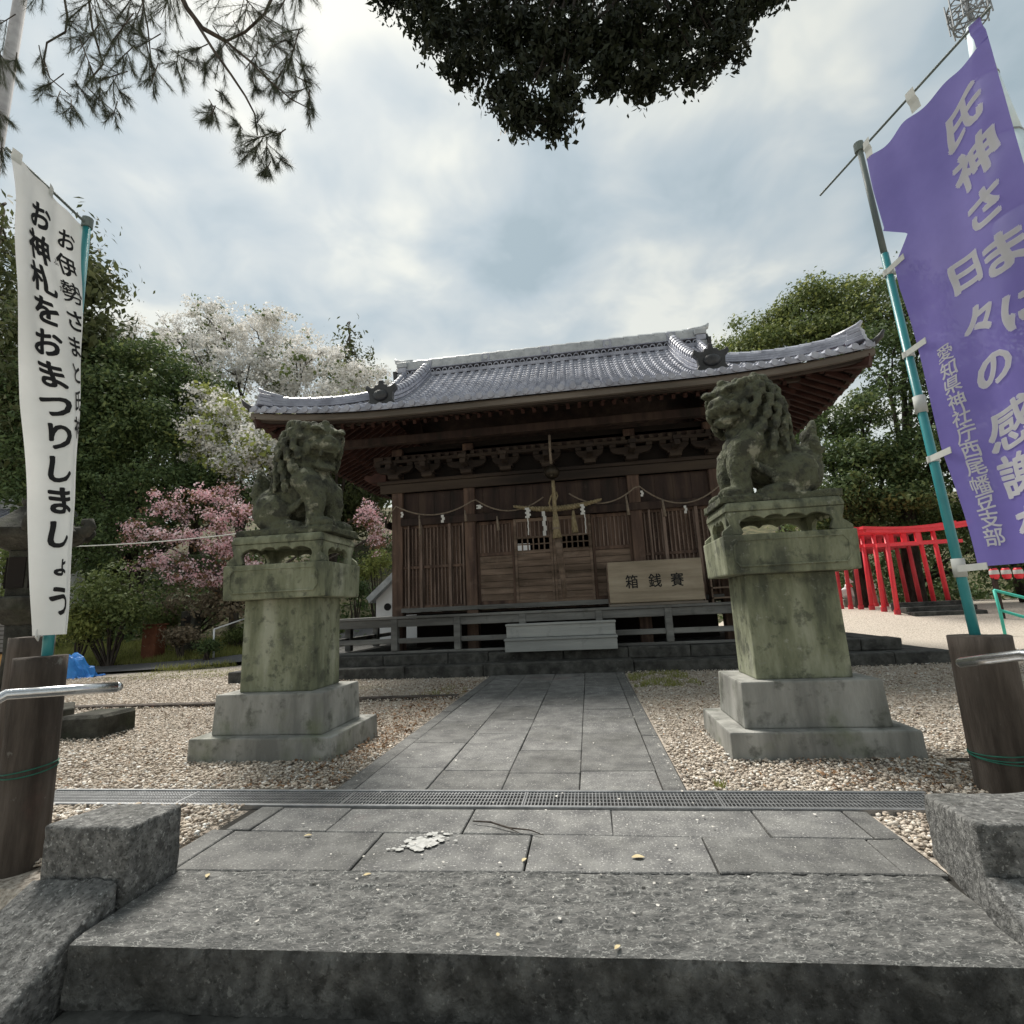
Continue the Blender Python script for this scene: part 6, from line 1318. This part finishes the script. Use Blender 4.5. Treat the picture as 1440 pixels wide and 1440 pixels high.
tree('evergreen_tree', 'dark spreading evergreen between right lion and red gates', (1215, 18.5),
     [(1175, 600, 19, 36, 24), (1215, 585, 18.5, 36, 26), (1160, 640, 18.5, 34, 24), (1205, 645, 18, 42, 28), (1250, 640, 18, 36, 30), (1180, 690, 18, 40, 28), (1230, 700, 17.8, 44, 28), (1280, 690, 17.8, 38, 34), (1160, 728, 18, 40, 22), (1215, 738, 18, 44, 18), (1280, 740, 18.5, 46, 20), (1330, 720, 18.5, 40, 26)], 26000, .125, 'leaf_dark', 83, .22, group=G2, second=(6000, .13, 'leaf_mid', {'edge': .2}))
tree('evergreen_tree', 'shaded evergreen closing the view behind the red gates', (1300, 23), [(1200, 790, 23, 46, 40), (1260, 790, 23, 46, 40), (1320, 790, 23, 46, 40), (1380, 770, 22, 46, 46), (1430, 790, 21, 46, 50)], 9000, .17, 'leaf_dark', 84, .2, group=G2)
tree('evergreen_tree', 'dark foliage at the right edge under the purple banner', (1450, 17), [(1420, 720, 17, 40, 46), (1460, 760, 16.5, 40, 50), (1390, 750, 17.5, 30, 40)], 6000, .13, 'leaf_dark', 85, .2, group=G2)
# undergrowth on the wooded slope
def under():
    rd = random.Random(3); C = []
    for k in range(420):
        y = rd.uniform(13.6, 26); x = rd.uniform(-26, -3.5) if k < 300 else rd.uniform(4, 26); y = y if x < 4 else rd.uniform(21.5, 27)
        if x > -7 and y < 19 and x < 4: continue
        C.append(((x, y, ground_z(x, y) + .25), (.9, .8, rd.uniform(.3, .8)), 1))
    tag(leaves('undergrowth', C, 30000, .17, 'leaf_dark', None, 33, aspect=.5), 'dark leafy undergrowth covering the wooded slope floor', 'undergrowth', kind='stuff')
under()
# grass on the bank
def grass():
    r = np.random.default_rng(5); n = 60000; X = r.uniform(-17, -5.2, n); Y = 10.0 + 4.2 * r.random(n) ** 1.4; Z = np.array([ground_z(x, y) for x, y in zip(X, Y)])
    keep = Z > -.015 if True else None
    nn = np.array([mnoise.noise((x * .9, y * .9, 4)) for x, y in zip(X, Y)]); keep &= nn > -.55
    lane_y = np.interp(X, [-14.5, -11.2, -9.0, -7.2, -6.0, -5.5], [10.25, 10.6, 11.2, 12.6, 15, 20]); keep &= np.abs(Y - lane_y) > .75
    X, Y, Z = X[keep], Y[keep], Z[keep]; n = len(X); hgt = r.uniform(.05, .16, n); a = r.uniform(0, 6.28, n); w = r.uniform(.006, .014, n); lx, ly = r.normal(0, .04, n), r.normal(0, .04, n)
    V = np.stack([np.stack([X - np.cos(a) * w, Y - np.sin(a) * w, Z - .01], 1), np.stack([X + np.cos(a) * w, Y + np.sin(a) * w, Z - .01], 1), np.stack([X + lx, Y + ly, Z + hgt], 1)], 1).reshape(-1, 3)
    tag(npmesh('grass', V, np.arange(n * 3).reshape(n, 3), 'grass'), 'yellowish short grass on the bank left of the hall', 'grass', kind='stuff')
grass()
# ---- overhead: dense leafy bough at the top, part of a big tree standing behind the camera's right
def bough():
    rd = random.Random(7); t = thing('broadleaf_tree', (3.6, -2.6, -1.2), 'big broadleaf tree overhead, dark leafy bough hanging from the top centre', 'tree')
    P = [(545, -12, 5.4, 30, 22), (600, 20, 5.2, 36, 26), (590, -5, 5.6, 40, 28), (620, 62, 5.0, 26, 30), (650, 40, 5.2, 40, 36), (660, 95, 4.9, 34, 26), (710, 60, 5.0, 46, 46), (715, 125, 4.8, 34, 30), (735, 160, 4.7, 34, 24), (775, 172, 4.7, 30, 20), (790, 130, 4.8, 26, 26), (770, 70, 5.0, 46, 46), (830, 60, 5.0, 44, 46), (860, 110, 4.9, 36, 26), (910, 110, 4.9, 34, 26), (890, 50, 5.1, 46, 44), (945, 65, 5.1, 28, 36), (985, 95, 4.9, 26, 22), (1015, 75, 5.0, 26, 24), (975, 20, 5.2, 40, 28), (1035, 30, 5.2, 30, 30), (1060, 5, 5.2, 36, 16), (700, 0, 5.4, 60, 34), (800, 0, 5.4, 60, 34), (900, 0, 5.4, 60, 34), (1000, -20, 5.4, 60, 26), (1085, -10, 5.3, 26, 12),
         (640, -60, 5.6, 80, 40), (780, -70, 5.6, 90, 40), (920, -70, 5.6, 90, 40), (1040, -70, 5.6, 80, 36)]
    C = []
    for c in P:
        q = cl(*c[:3], c[3] * .86, c[4] * .86); C.append((q[0], q[1], q[2] * (1 if c[1] > -40 else .35)))
    b = MB(); base = Vector((3.6, -2.6, -1.2)); fork = Vector((3.0, -1.0, 6.5)); hub = Vector(at(860, -150, 5.4))
    b.tube([base - Vector((0, 0, .3)), base, Vector((3.5, -2.2, 3)), fork, Vector((2.2, 2.2, 8.2)), hub], [.42, .36, .30, .24, .15, .08], 12)
    for c, rad, _ in C:
        e = Vector(c); m_ = hub.lerp(e, .55) + Vector((rd.uniform(-.1, .1), rd.uniform(-.1, .1), .12)); b.tube([hub, m_, e], [.035, .02, .006], 6)
        for k in range(4): d = Vector((rd.uniform(-1, 1) * rad[0], rd.uniform(-1, 1) * rad[1], rd.uniform(-.9, .6) * rad[2])); b.tube([e, e + d], [.006, .002], 4)
    for P_ in ([(905, -60, 5.4), (860, 10, 5.2), (800, 60, 5.05), (752, 105, 4.85), (728, 150, 4.75)], [(860, 10, 5.2), (905, 55, 5.1), (925, 100, 4.95)], [(800, 60, 5.05), (700, 40, 5.15), (640, 30, 5.2), (600, 10, 5.3)], [(905, -60, 5.4), (980, 5, 5.25), (1010, 50, 5.1), (1020, 85, 5.0)]):
        b.tube([Vector(at(*q)) for q in P_], [.026 - .021 * i / (len(P_) - 1) for i in range(len(P_))], 7)
    b.build('trunk', 'bark_dark', t, smooth=True)
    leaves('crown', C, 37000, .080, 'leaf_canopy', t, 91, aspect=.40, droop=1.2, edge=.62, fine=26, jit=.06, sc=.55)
    # the rest of its crown, above and behind the photographer
    C2 = [((x, y, z), (1.7, 1.7, 1.0), 1) for x, y, z in ((3.2, 2.6, 9.2), (4.6, .6, 8.6), (2.0, -.6, 9.0), (3.8, -2.8, 9.4), (5.6, -2.0, 8.4), (1.6, -3.6, 8.6), (5.0, 3.2, 9.0), (.4, -2.2, 9.2))]
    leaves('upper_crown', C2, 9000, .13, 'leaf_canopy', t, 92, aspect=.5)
bough()
# ---- overhead: pine bough, upper left
def pine():
    rd = random.Random(8); r = np.random.default_rng(9); t = thing('pine_tree', (-5.2, -.8, -.6), 'pine tree reaching in from above, needle tufts hanging at upper left', 'tree')
    b = MB(); T = []
    def tw(pts, r0, r1):
        q = [Vector(at(*p)) for p in pts]; n = len(q); b.tube(q, [r0 + (r1 - r0) * i / (n - 1) for i in range(n)], 7); return q
    Yp = 3.9
    tw([(230, -60, Yp), (262, 10, Yp), (285, 40, Yp), (318, 58, Yp)], .030, .020); tw([(275, 30, Yp), (300, 70, Yp - .05), (325, 105, Yp - .1), (345, 135, Yp - .1), (358, 160, Yp - .1), (362, 190, Yp - .1)], .016, .006)
    tw([(318, 58, Yp), (345, 45, Yp), (372, 20, Yp + .1), (390, -20, Yp + .1)], .012, .016); tw([(318, 58, Yp), (350, 85, Yp), (375, 110, Yp), (410, 140, Yp), (440, 155, Yp)], .012, .004)
    tw([(85, -40, 4.2), (95, 25, 4.1), (92, 45, 4.1), (66, 60, 4.0), (62, 85, 4.0), (70, 110, 4.0), (100, 135, 4.0)], .014, .005); tw([(180, -60, 4.2), (200, 0, 4.1), (208, 40, 4.1), (212, 80, 4.1), (214, 110, 4.1)], .012, .004)
    tw([(120, -40, 4.3), (130, 40, 4.2), (145, 90, 4.2), (120, 120, 4.1), (140, 140, 4.1), (170, 165, 4.1)], .014, .004)
    # tufts: (px, py, direction px)
    tips = [(100, 30, 30), (118, 62, 30), (140, 30, 40), (160, 55, 36), (128, 95, 26), (150, 110, 26), (172, 80, 30), (185, 40, 34), (110, 15, 40), (60, 92, 18), (68, 120, 22), (80, 140, 22), (100, 150, 20), (115, 128, 22), (140, 135, 24), (160, 160, 20), (168, 128, 18), (205, 60, 22), (212, 90, 26), (214, 112, 20), (200, 20, 30), (222, 70, 16), (150, 5, 44), (180, 5, 40), (232, 10, 26), (245, -10, 36),
            (262, 85, 26), (275, 70, 22), (248, 95, 20), (290, 95, 20), (305, 75, 30), (322, 70, 34), (300, 150, 24), (312, 132, 18), (296, 165, 16), (345, 20, 40), (370, 25, 44), (395, 10, 36), (365, 50, 38), (340, 50, 30), (385, 65, 34), (400, 45, 26), (410, 80, 32), (400, 100, 26), (425, 95, 22), (370, 100, 26), (385, 120, 22), (415, 130, 24), (435, 150, 20), (360, 195, 30), (350, 215, 26), (375, 215, 24), (340, 180, 16), (390, 190, 16), (395, 225, 14), (362, 172, 18), (375, 238, 14), (350, 90, 20), (360, 125, 16),
            (2, 85, 24), (0, 160, 22), (2, 215, 16), (-10, 40, 30), (430, 115, 18), (405, 60, 26), (232, -25, 40), (320, -20, 40), (420, -15, 30), (60, -20, 30), (22, 85, 8)]
    V = []
    for (px, py, rr) in tips:
        Y = Yp + rd.uniform(-.3, .4)
        # twig ending in the tuft
        c = Vector(at(px, py, Y)); s = (c - Vector(EYE)).length / F_PX; R = rr * s
        dv = Vector((rd.uniform(-.7, .7), rd.uniform(-.4, .4), rd.uniform(-1.2, -.3))).normalized(); a0 = c - dv * R * .8
        b.tube([a0, c, c + dv * R * .4], [.006, .005, .002], 5)
        for f in range(3 + int(rr / 7)):                       # a fan of young shoots, each a brush of needles
            dd = (dv + Vector((rd.gauss(0, .55), rd.gauss(0, .45), rd.gauss(-.05, .35)))).normalized(); LL = R * rd.uniform(.55, 1.05); p0 = c - dv * R * rd.uniform(0, .5)
            b.tube([p0, p0 + dd * LL], [.0032, .0014], 4)
            for k in range(105):
                u = rd.random() ** .7; p = p0 + dd * LL * u; d = (dd * .85 + Vector(r.standard_normal(3)) * .42).normalized(); L = rd.uniform(.065, .105)
                sd = d.orthogonal().normalized() * .0010; e = p + d * L + Vector((0, 0, -.006)); m_ = p + d * L * .5
                V += [p - sd, p + sd, m_ + sd * .9, e, m_ - sd * .9]
    npmesh('needles', np.array([tuple(v) for v in V]), np.arange(len(V)).reshape(-1, 5), 'needle', t)
    base = Vector((-5.2, -.8, -.6)); b.tube([base - Vector((0, 0, .3)), base, (-5.0, -.4, 3.0), (-4.6, .4, 6.2), (-4.0, 2.0, 8.4)], [.30, .26, .22, .18, .10], 12)
    for q in ((230, -60, Yp), (85, -40, 4.2), (180, -60, 4.2), (120, -40, 4.3), (390, -20, Yp + .1)): e = Vector(at(*q)); b.tube([(-4.3, 1.2, 7.4), tuple(Vector((-4.3, 1.2, 7.4)).lerp(e, .55) + Vector((0, 0, .5))), e], [.07, .045, .02], 8)
    b.build('trunk', 'bark', t, smooth=True)
pine()
# wooded ridge beyond everything, too far to tell apart
def far():
    C = [((x, 62 + 6 * math.sin(x), 10 + 2.5 * math.sin(x * .37) + 1.5 * math.sin(x * .9)), (6, 4, 6), 1) for x in range(-80, 84, 5)]
    o = leaves('far_wood', C, 16000, .8, 'leaf_dark', None, 95, aspect=.6); tag(o, 'dark far-off wood closing the view behind the shrine', 'wood', kind='stuff')
far()
